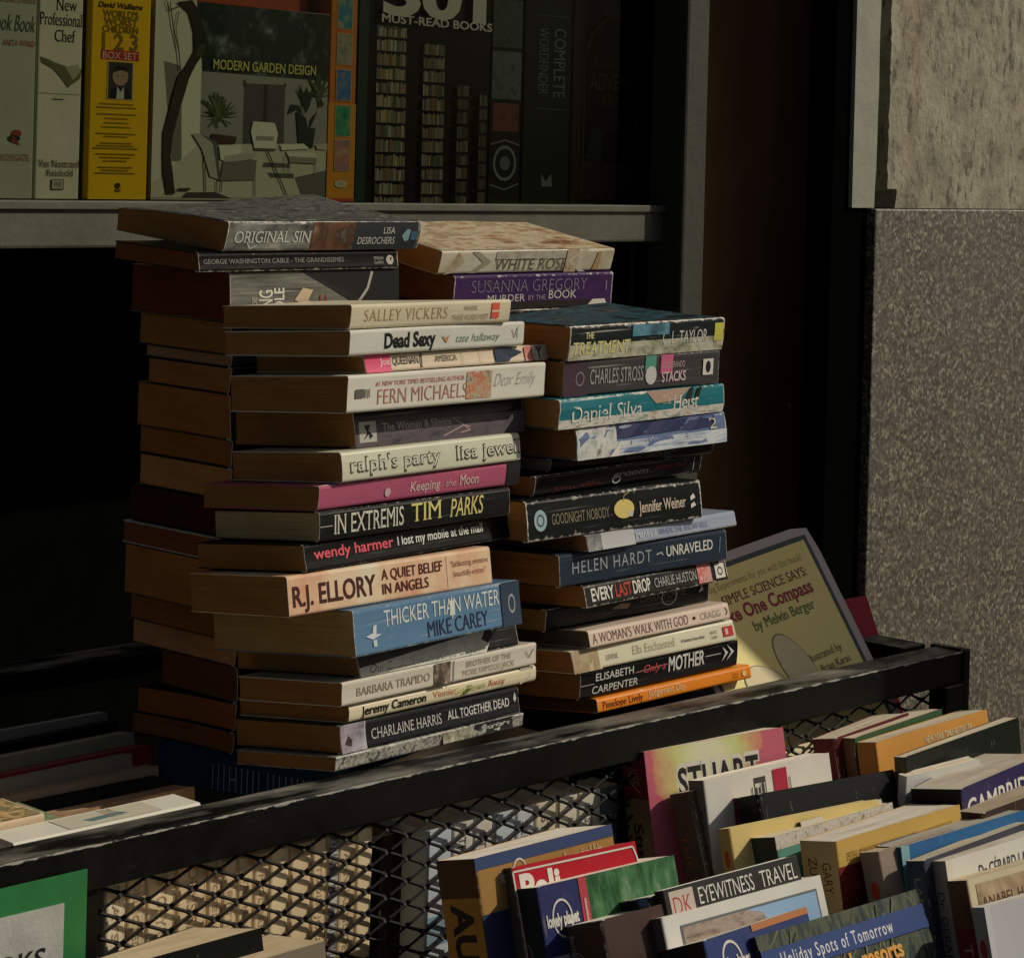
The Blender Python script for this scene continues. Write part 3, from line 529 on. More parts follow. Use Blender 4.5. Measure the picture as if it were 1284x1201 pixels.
C_ = [
 (714, 409, 907, 396, None, -.004, dict(label='worn black and yellow THE TREATMENT paperback on top of the right stack', col=(.03, .04, .04), crease=.5, wear=.0016, curl=.004, spine=[('r', 0, 0, 1, .45, photo([(.05, .06, .05), (.3, .3, .2), (.5, .49, .38), (.25, .25, .2)], 50, (1, 1, 2))), ('t', 'THE', .09, .62, .14, .8, (.6, .58, .3), BLD), ('t', 'TREATMENT', .02, .16, .37, .52, (.62, .6, .25), S(bold=.01)), ('t', 'C. L. TAYLOR', .58, .3, .88, .68, (.55, .56, .52), S(bold=-.002)), ('r', .93, .3, .99, .85, (.5, .48, .08)), ('r', .38, .6, .62, .95, photo([(.03, .05, .06), (.1, .25, .33), (.03, .06, .08)], 30))],
   front=[('r', .02, .02, .98, .98, photo([(.006, .008, .008), (.01, .014, .016), (.03, .08, .1), (.012, .012, .012), (.22, .22, .19)], 26, (1, 2.5, 1)))])),
 (708, 453, 902, 439, None, .0, dict(label='charcoal paperback with green and pink marks, second from top of the right stack', col=(.06, .055, .055), crease=.35, spine=[('r', 0, .0, .14, 1, (.06, .035, .05)), ('o', .095, .48, .026, .2, .2, (.2, .2, .2)), ('t', 'CHARLES STROSS', .155, .3, .49, .72, (.33, .32, .3), S(bold=.002)), ('r', .5, .55, .57, 1, (.08, .28, .2)), ('e', .54, .42, .036, .27, (.5, .5, .46)), ('r', .6, .45, .68, 1, (.5, .12, .22)), ('t', 'ACCELERANDO', .61, .6, .76, .78, (.4, .34, .32), {}), ('t', 'STACKS', .61, .2, .77, .48, (.55, .42, .42), S(bold=.02)), ('r', .885, .3, .955, .78, (.6, .58, .5)), ('e', .92, .54, .018, .18, BK)])),
 (702, 501, 908, 478, None, -.006, dict(label='teal Heist paperback with a badly worn spine, right stack', col=(.02, .16, .19), crease=.8, wear=.0024, rag=.001, spine=[('r', 0, 0, 1, .3, photo([(.04, .14, .16), (.3, .33, .3), (.6, .6, .54), (.5, .42, .34), (.02, .08, .09)], 70, (1, 1, 4))), ('p', [(.5, 1), (.56, .55), (.7, .6), (.78, 1)], (.38, .26, .2)), ('t', 'Daniel Silva', .07, .2, .48, .72, (.6, .62, .55), S(bold=.0, serif=.04)), ('t', 'The', .6, .5, .65, .8, (.5, .5, .42), SER), ('t', 'Heist', .67, .3, .83, .75, (.62, .6, .5), S(bold=.01, serif=.04)), ('p', [(.74, .6), (.78, 1), (.8, 1), (.78, .6)], BK), ('p', [(.8, .65), (.83, 1), (.85, 1), (.83, .65)], BK)])),
 (724, 537, 911, 514, None, -.004, dict(label='creased blue and silver paperback below the teal Heist book', col=(.12, .17, .3), crease=.9, wear=.0026, rag=.0012, spine=[('r', 0, 0, .25, 1, photo([(.1, .13, .14), (.36, .38, .36), (.55, .55, .5), (.14, .17, .18)], 60)), ('r', .25, 0, 1, .45, photo([(.1, .14, .26), (.3, .36, .46), (.55, .57, .55), (.14, .18, .3)], 40, (.5, 1, 9))), ('r', .25, .55, .92, .95, (.02, .028, .08)), ('t', 'MORTAL SECRET', .3, .32, .8, .45, (.3, .36, .45), SER), ('t', '2', .88, .5, .93, .85, (.5, .5, .4), SER), ('p', [(.2, 0), (.28, .5), (.25, 0)], (.6, .58, .5))])),
 (690, 575, 893, 553, None, .02, dict(label='thin black paperback in shade under the creased blue book, right stack', col=(.01, .01, .01), page=PAGE_GREY, spine=[('t', 'THE DARKNESS', .05, .3, .3, .6, (.12, .05, .04), SER), ('t', 'RAIN GROVES', .45, .3, .72, .6, (.15, .13, .1), SER)])),
 (671, 597, 879, 568, None, .014, dict(label='black bridegroom paperback with white script, shaded in the right stack', col=(.018, .016, .016), spine=[('t', 'groom', .44, .42, .66, .68, (.55, .55, .52), S(shear=.3, bold=-.01)), ('o', .47, .28, .025, .2, .3, (.5, .5, .48)), ('t', 'ANNA BELL', .7, .5, .9, .72, (.2, .03, .03), S(bold=.01)), ('t', 'JEWEL ANNE', .1, .15, .38, .38, (.09, .02, .02), S(bold=.01)), ('l', [(.95, .2), (.95, .85)], .0008, (.35, .33, .3))])),
 (662, 629, 880, 604, None, .002, dict(label='black GOODNIGHT NOBODY paperback with a yellow apple, right stack', col=(.012, .016, .016), crease=.12, wear=.0016, spine=[('e', .07, .5, .034, .26, (.3, .42, .45)), ('o', .07, .5, .02, .15, .25, (.03, .05, .06)), ('t', 'GOODNIGHT NOBODY', .13, .36, .45, .62, (.22, .19, .12), SER), ('e', .535, .52, .058, .24, (.62, .5, .16)), ('p', [(.55, .42), (.59, .45), (.58, .3), (.56, .32)], (.5, .48, .4)), ('l', [(.53, .7), (.54, .85), (.57, .92)], .0008, (.3, .25, .1)), ('t', 'Jennifer Weiner', .62, .36, .9, .64, (.55, .45, .36), S(bold=.012, serif=.03)), ('p', [(.93, .5), (.96, .56), (.95, .68), (.93, .6)], W1), ('p', [(.93, .3), (.96, .36), (.95, .46), (.93, .4)], W1)])),
 (737, 671, 923, 640, None, -.004, dict(label='slim pale blue paperback jutting out of the right stack', col=(.3, .34, .42), crease=.3, wear=.0012, spine=[('r', 0, 0, .09, 1, photo([(.08, .08, .08), (.3, .3, .3)], 150)), ('r', .09, 0, .3, 1, (.42, .42, .42)), ('t', 'Mankell', .31, .3, .44, .68, (.5, .55, .6), S(bold=.01)), ('t', 'WHEN THE SNOW FELL', .46, .3, .8, .66, (.15, .18, .34), SER)])),
 (703, 696, 912, 664, None, .002, dict(label='dark blue UNRAVELED paperback in the right stack', col=(.022, .035, .055), crease=.2, spine=[('t', 'HELEN HARDT', .07, .36, .53, .74, (.3, .33, .34), S(bold=-.004, space=1.15)), ('l', [(.56, .55), (.59, .6), (.6, .5)], .0008, (.5, .5, .48)), ('t', 'UNRAVELED', .62, .44, .91, .76, (.6, .6, .55), S(bold=.01)), ('l', [(.95, .3), (.96, .8)], .0008, (.2, .25, .25))])),
 (735, 734, 912, 700, None, -.004, dict(label='black EVERY LAST DROP paperback in the right stack', col=(.028, .026, .024), crease=.3, wear=.0016, spine=[('t', 'EVERY', .04, .26, .19, .8, (.62, .6, .54), S(bold=.02)), ('t', 'LAST', .2, .26, .31, .8, (.4, .05, .04), S(bold=.02)), ('t', 'DROP', .32, .26, .44, .8, (.62, .6, .54), S(bold=.02)), ('t', 'CHARLIE HUSTON', .47, .32, .77, .74, (.4, .4, .37), S(bold=-.004)), ('r', .78, .1, .88, .95, photo([(.15, .02, .02), (.55, .32, .28), (.5, .08, .07), (.6, .5, .45)], 90)), ('r', .91, .18, .98, .84, (.62, .6, .52)), ('o', .945, .5, .02, .2, .35, BK)])),
 (686, 764, 890, 728, None, .02, dict(label='black Dark Flame paperback in deep shade, right stack', col=(.012, .012, .012), page=(.2, .14, .06), spine=[('t', 'DARK FLAME', .56, .55, .85, .9, (.13, .12, .1), SER), ('t', 'ALYSON NOEL', .07, .3, .36, .5, (.13, .07, .05), SER), ('p', [(.38, .5), (.44, .7), (.5, .6), (.48, .4)], (.3, .2, .14)), ('o', .74, .6, .05, .4, .12, (.4, .4, .38)), ('p', [(.93, .55), (.95, .85), (.96, .6)], (.5, .5, .47))])),
 (740, 791, 915, 755, None, -.003, dict(label='pale pink A Womans Walk with God paperback, right stack', col=(.62, .5, .4), crease=.12, page=(.14, .12, .1), spine=[('t', "A WOMAN'S WALK WITH GOD", .02, .22, .69, .78, (.1, .06, .05), S(bold=-.012, serif=.03)), ('p', [(.72, .5), (.735, .62), (.75, .5), (.735, .38)], BK), ('t', 'CRAGG', .78, .3, .93, .7, (.28, .22, .18), S(bold=-.01, serif=.03)), ('l', [(.97, .3), (.985, .5), (.97, .75)], .0008, BK)])),
 (719, 817, 922, 780, None, .0, dict(label='cream Ella Enchanted paperback with a picture block, right stack', col=(.6, .58, .42), crease=.1, spine=[('r', 0, .0, .15, 1, photo([(.12, .09, .05), (.4, .33, .2), (.3, .22, .12), (.5, .45, .3)], 80)), ('r', .15, .0, .16, 1, (.6, .58, .4)), ('t', 'LEVINE', .19, .35, .26, .56, (.15, .13, .1), SER), ('t', 'Ella Enchanted', .35, .34, .61, .72, (.3, .28, .2), S(bold=-.014, serif=.04, shear=.1)), ('t', 'A Newbery Honor Book', .65, .42, .8, .56, (.1, .09, .06), BLD), ('r', .92, .28, .985, .75, (.45, .03, .03)), ('r', .935, .38, .95, .65, (.55, .5, .45)), ('t', 'KATE', .84, .52, .88, .66, BK, {}), ('t', 'CORD', .84, .3, .88, .42, BK, {})])),
 (729, 843, 926, 802, None, .001, dict(label='black Only a MOTHER paperback above the orange book', col=(.014, .014, .014), crease=.1, spine=[('t', 'ELISABETH', .09, .58, .32, .84, (.58, .57, .52), S(bold=.004)), ('t', 'CARPENTER', .07, .14, .35, .4, (.58, .57, .52), S(bold=.004)), ('l', [(.0, .5), (.08, .5)], .0005, (.4, .4, .38)), ('l', [(.33, .58), (.53, .66)], .0008, (.35, .15, .13)), ('t', 'Only a', .38, .5, .52, .78, (.5, .08, .1), IT), ('t', 'MOTHER', .54, .36, .77, .88, (.64, .63, .58), S(bold=.02)), ('l', [(.78, .62), (.88, .62)], .0006, (.5, .5, .48)), ('p', [(.89, .85), (.91, .6), (.89, .3), (.93, .6)], W1), ('p', [(.92, .9), (.95, .6), (.92, .3), (.97, .6)], W1)])),
 (750, 876, 942, 833, None, -.004, dict(label='bright orange Judgement Day paperback at the bottom of the right stack', col=(.72, .22, .015), crease=.06, page=(.18, .09, .04), spine=[('t', 'Penelope Lively', .03, .26, .28, .74, (.14, .02, .01), S(bold=.0, serif=.04)), ('t', 'Judgement Day', .315, .36, .55, .84, (.72, .55, .3), S(bold=.0, serif=.04)), ('t', 'NOVEL', .87, .5, .91, .64, (.25, .06, .01), {}), ('t', 'FIRST', .87, .28, .91, .42, (.25, .06, .01), {}), ('e', .95, .5, .014, .22, (.75, .5, .2))])),
]
stack(C_, 1.09, (6.5, -.5), (750, 893), 'paperbacks in the front right stack', Wd=.115)
B_ = [
 (283, 277, 525, 277, 145, -.002, dict(label='grey ORIGINAL SIN paperback on top of the rear left stack', yaw=0, tilt=-5.5, curl=.006, col=(.11, .115, .11), crease=.4, wear=.0012, pat=([(.03, .032, .03), (.09, .095, .09), (.2, .2, .18), (.3, .3, .27)], 34, (1, 1, 2)), spine=[('r', .42, .02, .64, .98, photo([(.16, .16, .14), (.06, .035, .025), (.14, .07, .04), (.25, .22, .18)], 40)), ('r', .64, .02, .98, .98, (.03, .034, .036)), ('t', 'ORIGINAL SIN', .035, .3, .41, .68, (.55, .58, .52), S(bold=-.006, serif=.05)), ('l', [(.1, .32), (.12, .1), (.15, .2)], .0009, (.5, .53, .48)), ('t', 'LISA', .79, .58, .855, .8, (.5, .5, .46), SER), ('t', 'DESROCHERS', .66, .22, .86, .46, (.5, .5, .46), SER), ('p', [(.895, .5), (.92, .75), (.94, .7), (.935, .35), (.915, .3)], (.2, .32, .36)), ('r', .945, .35, .975, .65, (.05, .12, .2))],
   front=[('r', .01, .01, .99, .99, photo([(.012, .014, .012), (.04, .04, .036), (.12, .12, .105), (.025, .025, .022), (.42, .42, .38)], 38, (1, 3, 1)))])),
 (250, 317, 499, 316, 143, .0, dict(label='black GRANDISSIMES paperback second from top of the rear left stack', tilt=-3.5, yaw=0, col=(.012, .01, .01), crease=.06, wear=.0014, page=(0.200, 0.074, 0.020), spine=[('t', 'GEORGE WASHINGTON CABLE - THE GRANDISSIMES', .02, .42, .71, .66, (.22, .21, .19), SER), ('t', 'PENGUIN', .87, .5, .92, .66, (.4, .38, .34), {}), ('t', 'CLASSICS', .87, .28, .92, .42, (.4, .38, .34), {}), ('e', .955, .48, .02, .26, (.4, .38, .35)), ('p', [(.945, .5), (.965, .65), (.96, .35)], BK)])),
 (289, 341, 500, 341, 165, .002, dict(label='thick grey RING HOLE paperback with white upright lettering, rear left stack', yaw=0, col=(.1, .1, .085), crease=.35, page=(0.170, 0.047, 0.015), pat=([(.035, .035, .03), (.12, .12, .1), (.22, .21, .17)], 30, (.4, 1, 7)), spine=[('t', 'RING', .235, .06, .16, .62, (.6, .58, .5), S(rot=1, bold=.01)), ('t', 'HOLE', .30, .0, .245, .66, (.6, .58, .5), S(rot=1, bold=.02)), ('t', 'THE SECRET', .145, .1, .12, .5, (.45, .43, .36), S(rot=1)), ('p', [(.36, .4), (.41, .65), (.47, .6), (.44, .4), (.5, .25), (.42, .3)], (.5, .38, .24)), ('p', [(.55, 0), (1, 0), (1, 1), (.4, 1), (.72, .3)], (.012, .012, .012)), ('l', [(.7, .1), (.8, .6), (.83, .95)], .0025, (.35, .33, .28)), ('t', 'TC', .55, .1, .51, .5, (.3, .04, .03), S(rot=1, bold=.01))])),
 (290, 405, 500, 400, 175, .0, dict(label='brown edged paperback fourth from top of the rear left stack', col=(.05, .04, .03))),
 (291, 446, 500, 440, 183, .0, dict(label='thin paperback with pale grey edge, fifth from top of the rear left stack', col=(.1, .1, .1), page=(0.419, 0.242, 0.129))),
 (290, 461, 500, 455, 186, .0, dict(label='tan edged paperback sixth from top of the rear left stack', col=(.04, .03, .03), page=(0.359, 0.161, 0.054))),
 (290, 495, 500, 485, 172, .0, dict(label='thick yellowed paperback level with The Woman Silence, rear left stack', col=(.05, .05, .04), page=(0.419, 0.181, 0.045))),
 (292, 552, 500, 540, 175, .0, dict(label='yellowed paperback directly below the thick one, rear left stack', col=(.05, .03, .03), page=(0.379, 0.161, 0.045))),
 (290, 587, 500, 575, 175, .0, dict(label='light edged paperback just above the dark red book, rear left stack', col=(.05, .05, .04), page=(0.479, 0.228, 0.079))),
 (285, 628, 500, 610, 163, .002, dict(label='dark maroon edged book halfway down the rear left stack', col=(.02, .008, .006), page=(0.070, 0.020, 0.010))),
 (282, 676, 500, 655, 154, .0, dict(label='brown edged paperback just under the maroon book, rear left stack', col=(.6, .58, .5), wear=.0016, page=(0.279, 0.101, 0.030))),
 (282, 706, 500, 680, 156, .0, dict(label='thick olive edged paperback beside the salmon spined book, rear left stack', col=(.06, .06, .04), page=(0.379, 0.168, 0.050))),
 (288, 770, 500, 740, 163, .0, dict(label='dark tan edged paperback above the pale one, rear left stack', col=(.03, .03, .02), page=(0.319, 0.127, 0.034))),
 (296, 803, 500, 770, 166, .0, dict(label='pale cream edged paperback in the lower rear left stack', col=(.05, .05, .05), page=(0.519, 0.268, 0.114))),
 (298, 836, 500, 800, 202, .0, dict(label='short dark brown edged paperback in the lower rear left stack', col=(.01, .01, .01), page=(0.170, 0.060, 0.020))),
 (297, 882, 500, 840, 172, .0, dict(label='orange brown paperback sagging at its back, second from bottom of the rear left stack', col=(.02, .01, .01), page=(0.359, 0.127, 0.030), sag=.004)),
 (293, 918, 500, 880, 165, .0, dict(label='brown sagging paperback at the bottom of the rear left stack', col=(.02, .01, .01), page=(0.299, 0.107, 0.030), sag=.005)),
]
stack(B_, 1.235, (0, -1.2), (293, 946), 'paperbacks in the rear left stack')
D_ = [
 (550, 314, 766, 305, 434, .0, dict(label='cream WHITE ROSE paperback on top of the rear right stack', tilt=-11, yaw=0, col=(.56, .52, .38), crease=.12, wear=.001, page=(.42, .24, .08), pat=([(.36, .3, .19), (.52, .49, .36), (.58, .56, .44)], 34, (1, 1, 1)), spine=[('p', [(.03, .0), (.09, .95), (.13, .5), (.09, .1)], photo([(.28, .2, .1), (.5, .45, .32)], 70)), ('p', [(.16, .95), (.23, .5), (.16, .05), (.2, .05), (.28, .5), (.2, .95)], (.34, .3, .22)), ('r', .3, .6, .7, .95, photo([(.5, .48, .38), (.42, .4, .32), (.3, .24, .17)], 90)), ('t', 'WHITE ROSE', .3, .16, .72, .64, (.12, .1, .06), S(bold=-.012, serif=.04)), ('r', .71, 0, .78, 1, photo([(.16, .05, .03), (.5, .42, .28), (.3, .18, .1)], 70)), ('p', [(.74, .5), (.84, 1), (.8, 1), (.72, .5), (.8, 0), (.84, 0)], (.55, .5, .38)), ('p', [(.88, .1), (.9, .9), (.92, .9), (.92, .1)], (.4, .26, .12))],
   front=[('r', .01, .01, .99, .99, photo([(.1, .03, .02), (.32, .2, .1), (.5, .43, .3), (.26, .17, .09), (.56, .5, .37)], 26, (1, 2.2, 1)))])),
 (568, 346, 766, 335, 452, .0, dict(label='purple MURDER BY THE BOOK paperback under the White Rose book', yaw=0, col=(.05, .022, .085), crease=.06, wear=.002, page=(.3, .16, .06), white=None, spine=[('r', 0, 0, .85, .2, (.02, .016, .012)), ('t', 'SUSANNA GREGORY', .1, .5, .83, .85, (.2, .17, .22), S(bold=-.014, serif=.04)), ('t', 'MURDER', .2, .22, .43, .42, (.5, .48, .42), S(bold=0)), ('t', 'BY THE', .45, .24, .56, .38, (.3, .22, .3), {}), ('t', 'BOOK', .58, .26, .76, .5, (.5, .48, .42), S(bold=0)), ('p', [(.83, .0), (.87, .2), (.95, .2), (.97, .0)], (.55, .53, .44)), ('l', [(.955, .45), (.955, .75)], .0012, (.3, .22, .3))])),
]
for r_ in D_: r_[6].pop('white', None)
y_ = 392
for i in range(13):
    D_.append((560+random.uniform(-14, 14), y_, 766+random.uniform(-20, 10), y_-12, None, .0, dict(yaw=random.uniform(-2, 2), label='paperback in the shaded middle of the rear right stack behind the front right one', col=random.choice([(.012, .012, .012), (.03, .01, .01), (.01, .012, .02)]), page=(.3, .17, .07))))
    y_ += 33+random.uniform(-5, 7)
stack(D_, 1.235, (-4, -8), (560, y_), 'paperbacks in the rear right stack', Wd=.12)
# books under the stacks
zB = onY(293, 946, 1.235).z
p1 = onZ(455, 967, zB-.003); p2 = onZ(198, 921, zB-.003)
by = (p1-p2); by.z = 0; LB = by.length; by.normalize(); bx = Vector((-by.y, by.x, 0))   # head at the back, spine to the left
if bx.x < 0: bx = -bx
book(frame(Vector((p2.x, p2.y, zB-.003-.034)), by, bx, by.cross(bx)), LB, .20, .034, (.025, .09, .17), 'dark blue hardback with upright pale lettering lying under both left stacks', page=PAGE_GREY, hard=False, crease=.1, wear=.0004, kind='hardback_book', skew=0,
     spine=[('t', 'IIIHIIILIIHIIILI', .28, .06, .8, .62, (.6, .66, .7), S(bold=-.015, serif=.02, space=1.35))])
zC = onY(750, 893, 1.09).z-.0135
book(frame(Vector((1.385, 1.092, zC-.04)), Vector((1, 0, 0)), Vector((0, 1, 0)), Vector((0, 0, 1))), .27, .26, .04, (.012, .012, .012), 'large black book lying under both right stacks behind the rail', page=PAGE_GREY, kind='hardback_book', crease=.1, skew=0)
# ------------------------------------------------------------------ leaning board book and red book in the cart
n_ = Vector((math.sin(R(-4.5))*math.cos(R(30)), -math.cos(R(-4.5))*math.cos(R(30)), math.sin(R(30))))
Ptr = ray(1011, 656)*2.085+Vector((0, 0, HC))
def onP(x, y): 
    d = ray(x, y); o = Vector((0, 0, HC)); return o+d*((Ptr-o).dot(n_)/d.dot(n_))
ed = (onP(1095, 827)-Ptr).normalized(); el = n_.cross(ed); el = el.normalized()
if (onP(925, 692)-Ptr).dot(el) < 0: el = -el
rt = -el; nn = ed.cross(rt)
WCo = .21; LCo = .225; TCo = .009
cover_y = (.72, .63, .24)
cf = [('r', .0, .0, 1, 1, (.42, .37, .36)), ('r', .03, .035, .955, .96, (.05, .065, .07)), ('r', .05, .055, .93, .94, cover_y),
      ('t', 'Big Experiments for you with this book!', .22, .125, .86, .098, (.22, .2, .08), SER),
      ('t', 'SIMPLE SCIENCE SAYS:', .27, .185, .85, .150, (.2, .05, .05), BS), ('t', 'Take One Compass', .18, .25, .84, .2, (.28, .03, .06), S(bold=.03, serif=.05)),
      ('t', 'by Melvin Berger', .38, .31, .8, .272, (.09, .15, .04), S(bold=.01, serif=.04)), ('t', 'Illustrated by', .6, .49, .84, .462, (.12, .1, .05), SER), ('t', 'G. Brian Karas', .6, .54, .86, .512, (.12, .1, .05), SER)]
def ell(ca, cb, ra, rb, ang, n=28): return [(ca+ra*math.cos(t*2*math.pi/n)*math.cos(ang)-rb*math.sin(t*2*math.pi/n)*math.sin(ang), cb+ra*math.cos(t*2*math.pi/n)*math.sin(ang)+rb*math.sin(t*2*math.pi/n)*math.cos(ang)) for t in range(n)]
for (ca, cb, ra, rb, an) in ((.53, .49, .085, .15, -.45), (.32, .53, .085, .15, -1.0), (.44, .74, .17, .12, .1)):
    cf.append(('p', ell(ca, cb, ra*1.03, rb*1.03, an), (.1, .09, .06))); cf.append(('p', ell(ca, cb, ra, rb, an), (.6, .52, .3)))
cf += [('r', .1, .63, .5, .64, (.1, .09, .06)), ('r', .1, .8, .7, .92, (.18, .17, .05))]
book(frame(Ptr-rt*WCo-nn*TCo, ed, rt, nn), LCo, WCo, TCo, (.33, .3, .3), 'worn board book Take One Compass leaning at the right end of the cart', page=(.3, .27, .25), front=cf, kind='board_book', crease=.1, skew=0, wear=.0012, rough=.5)
rP = ray(1086, 746)*2.135+Vector((0, 0, HC)); xv = -(cz_*math.cos(R(24))+cy_*math.sin(R(24))); zz_ = xv.cross(cx_)
book(frame(rP-cx_*.13-zz_*.014, xv, cx_, zz_), .19, .13, .014, (.3, .02, .035), 'small dark red book tucked behind the leaning board book', page=(.3, .2, .15), kind='hardback_book', wear=.0014, skew=0)
# a pale blue card and others lie at the bin bottom behind the board book
# ------------------------------------------------------------------ books standing in the cart bin, left end
def standing(F, G, z, T, H, lean, label, col, **kw):
    """front cover faces the street, tops visible; F, G: image ends of the front top edge"""
    F3 = onZ(*F, z); G3 = onZ(*G, z); d = (G3-F3); d.z = 0; W = d.length; d.normalize(); b = Vector((-d.y, d.x, 0)); t = R(lean)
    xx = -(cz_*math.cos(t)+b*math.sin(t)); zz = xx.cross(d)
    return book(frame(F3-zz*T, xx, d, zz), H, W, T, col, label, **kw)
BG = 'books standing in the left end of the cart bin'
zb_ = ZR-.012
for F, G, T, lab, col, pg in (
  ((-70, 929), (135, 892), .012, 'grey edged book farthest back in the left end of the cart bin', (.3, .28, .2), (.5, .45, .33)),
  ((-50, 944), (148, 903), .013, 'black book second from the back of the cart bin with a pale corner', (.012, .012, .012), (.03, .03, .03)),
  ((-60, 962), (168, 917), .016, 'olive edged book in front of the black one in the cart bin', (.36, .32, .18), (.5, .44, .28)),
  ((-60, 985), (190, 933), .016, 'dark red book in the middle of the cart bin left end', (.3, .02, .02), (.35, .1, .08)),
  ((-60, 992), (166, 944), .010, 'grey brown edged book in front of the dark red one in the bin', (.4, .31, .2), (.5, .4, .28)),
  ((-60, 1012), (199, 959), .014, 'brown edged book left of the blue hardback in the bin', (.4, .27, .16), (.5, .38, .25)),
  ((-60, 1026), (206, 972), .011, 'black covered book with a pale spot left of the blue hardback', (.012, .012, .012), (.02, .018, .016)),
  ((-30, 1043), (243, 985), .020, 'wide dark brown edged book in front of the blue hardback', (.32, .19, .1), (.4, .26, .16))):
    standing(F, G, zb_, T, .20, 8, lab, col, page=pg, group=BG, crease=.05)
# row of spines behind the mesh
def cartP(x, y, z): return CM @ Vector((x, y, z))
def row_book(x, T, H, ytop, W, col, label, yoff, spine, **kw):
    o = cartP(x, yoff, ytop); return book(frame(o, -cz_, cy_, cx_), H, W, T-.0006, col, label, spine=spine, **kw)
def px_to_cx(px, yoff, z=-.06):
    d = ray(px, 1100); o = Vector((0, 0, HC)); P0 = CM @ Vector((0, yoff, 0)); nrm = cy_
    h = o+d*((P0-o).dot(nrm)/d.dot(nrm)); return (h-CM.translation).dot(cx_)
xa, xb_ = px_to_cx(118, .026), px_to_cx(452, .026); NB_ = 14; x = xa
names = ['leftmost', 'second', 'third', 'fourth', 'fifth', 'sixth', 'seventh', 'eighth', 'ninth', 'tenth', 'eleventh', 'twelfth', 'thirteenth', 'fourteenth']
ttl = ['ESSAYS', 'COLLECTED', 'HISTORY OF', 'POEMS', 'SELECTED', 'LETTERS', 'THE NOVEL', 'MODERN', 'STORIES', 'REVIEW', 'STUDIES', 'JOURNAL', 'ANNUAL', 'NOTES']
wd_ = [random.uniform(.6, 1.6) for _ in range(NB_)]; sw = sum(wd_)
for i in range(NB_):
    T = (xb_-xa)*wd_[i]/sw; c = random.choice([(.76, .62, .38), (.66, .53, .32), (.78, .67, .46), (.72, .56, .34)])
    sp = []
    if i not in (8, 9, 13):
        sp = [('t', ttl[i]+' '+ttl[(i*5+3) % 14], .06, .34, .42, .66, (.42, .3, .18), SER), ('t', ttl[(i*3+1) % 14]+' PRESS', .5, .36, .86, .62, (.46, .26, .16), SER), ('l', [(0, .92), (1, .92)], .0005, (.4, .3, .18))]
    if i == 11: sp = [('r', .0, .1, .42, .98, photo([(.5, .5, .46), (.05, .05, .05), (.6, .6, .56), (.02, .02, .02)], 60, (5, 1, 1))), ('r', .5, .5, .9, .9, (.25, .22, .15))]
    row_book(x, T, .235 if x+T < px_to_cx(285, .0135) else .213, -.012 if x+T < px_to_cx(285, .0135) else -.034, .085, c, names[i]+' beige spine from the left behind the wire mesh', .0135, sp, page=PAGE_CREAM, group='beige spines behind the mesh', skew=0, crease=.15, wear=.0003)
    x += T
x = px_to_cx(458, .04); x2 = px_to_cx(515, .04); 
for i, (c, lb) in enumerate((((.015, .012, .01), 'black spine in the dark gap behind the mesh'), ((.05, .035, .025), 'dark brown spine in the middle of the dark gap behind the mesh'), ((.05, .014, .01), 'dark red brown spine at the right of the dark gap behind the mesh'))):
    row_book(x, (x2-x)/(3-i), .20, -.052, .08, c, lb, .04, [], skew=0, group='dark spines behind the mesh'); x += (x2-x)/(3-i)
x = px_to_cx(516, .03); x2 = px_to_cx(756, .03); n = 9; names2 = names[:9]; cc = [(.5, .56, .6), (.6, .58, .5), (.62, .56, .5), (.5, .56, .6), (.52, .56, .58), (.62, .56, .42), (.62, .58, .46), (.6, .57, .46), (.1, .14, .14)]
for i in range(n):
    T = (x2-x)/(n-i)*random.uniform(.85, 1.15) if i < n-1 else x2-x
    sp = [('t', ttl[(i*4+2) % 14]+' '+ttl[(i*7+5) % 14], .05, .3, .5, .62, (.12, .11, .1), SER), ('t', ttl[(i+6) % 14], .56, .3, .8, .6, (.4, .1, .08), SER)]
    if i % 3 == 0: sp = [('l', [(0, .1), (1, .1)], .0008, (.1, .12, .14)), ('r', .3, .1, .4, .9, (.2, .3, .36))]
    row_book(x, T, .20, -.047, .085, cc[i], names[i]+' pale spine right of the dark gap behind the wire mesh', .016, sp, page=PAGE_CREAM, group='pale spines behind the mesh', skew=0, crease=.15, wear=.0003); x += T
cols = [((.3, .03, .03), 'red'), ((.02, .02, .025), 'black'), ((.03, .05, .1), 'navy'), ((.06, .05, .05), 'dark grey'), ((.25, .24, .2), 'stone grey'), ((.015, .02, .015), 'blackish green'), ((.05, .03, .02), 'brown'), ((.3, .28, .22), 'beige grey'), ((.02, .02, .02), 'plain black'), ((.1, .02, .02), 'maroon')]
x = x2+.001; xe = LR-.05; i = 0
while x < xe-.05:
    T = random.uniform(.02, .034); c, nm = cols[i % 10]
    row_book(x, T, .19+random.uniform(-.01, .01), -.066, .10, c, nm+' spine deep behind the mesh '+('left' if i < 6 else 'right')+' of centre under the board book' if i < 10 else nm+' spine in shade behind the right end of the mesh', .05+random.uniform(0, .012), [], skew=0, group='shaded spines behind the right half of the mesh'); x += T+.0005; i += 1
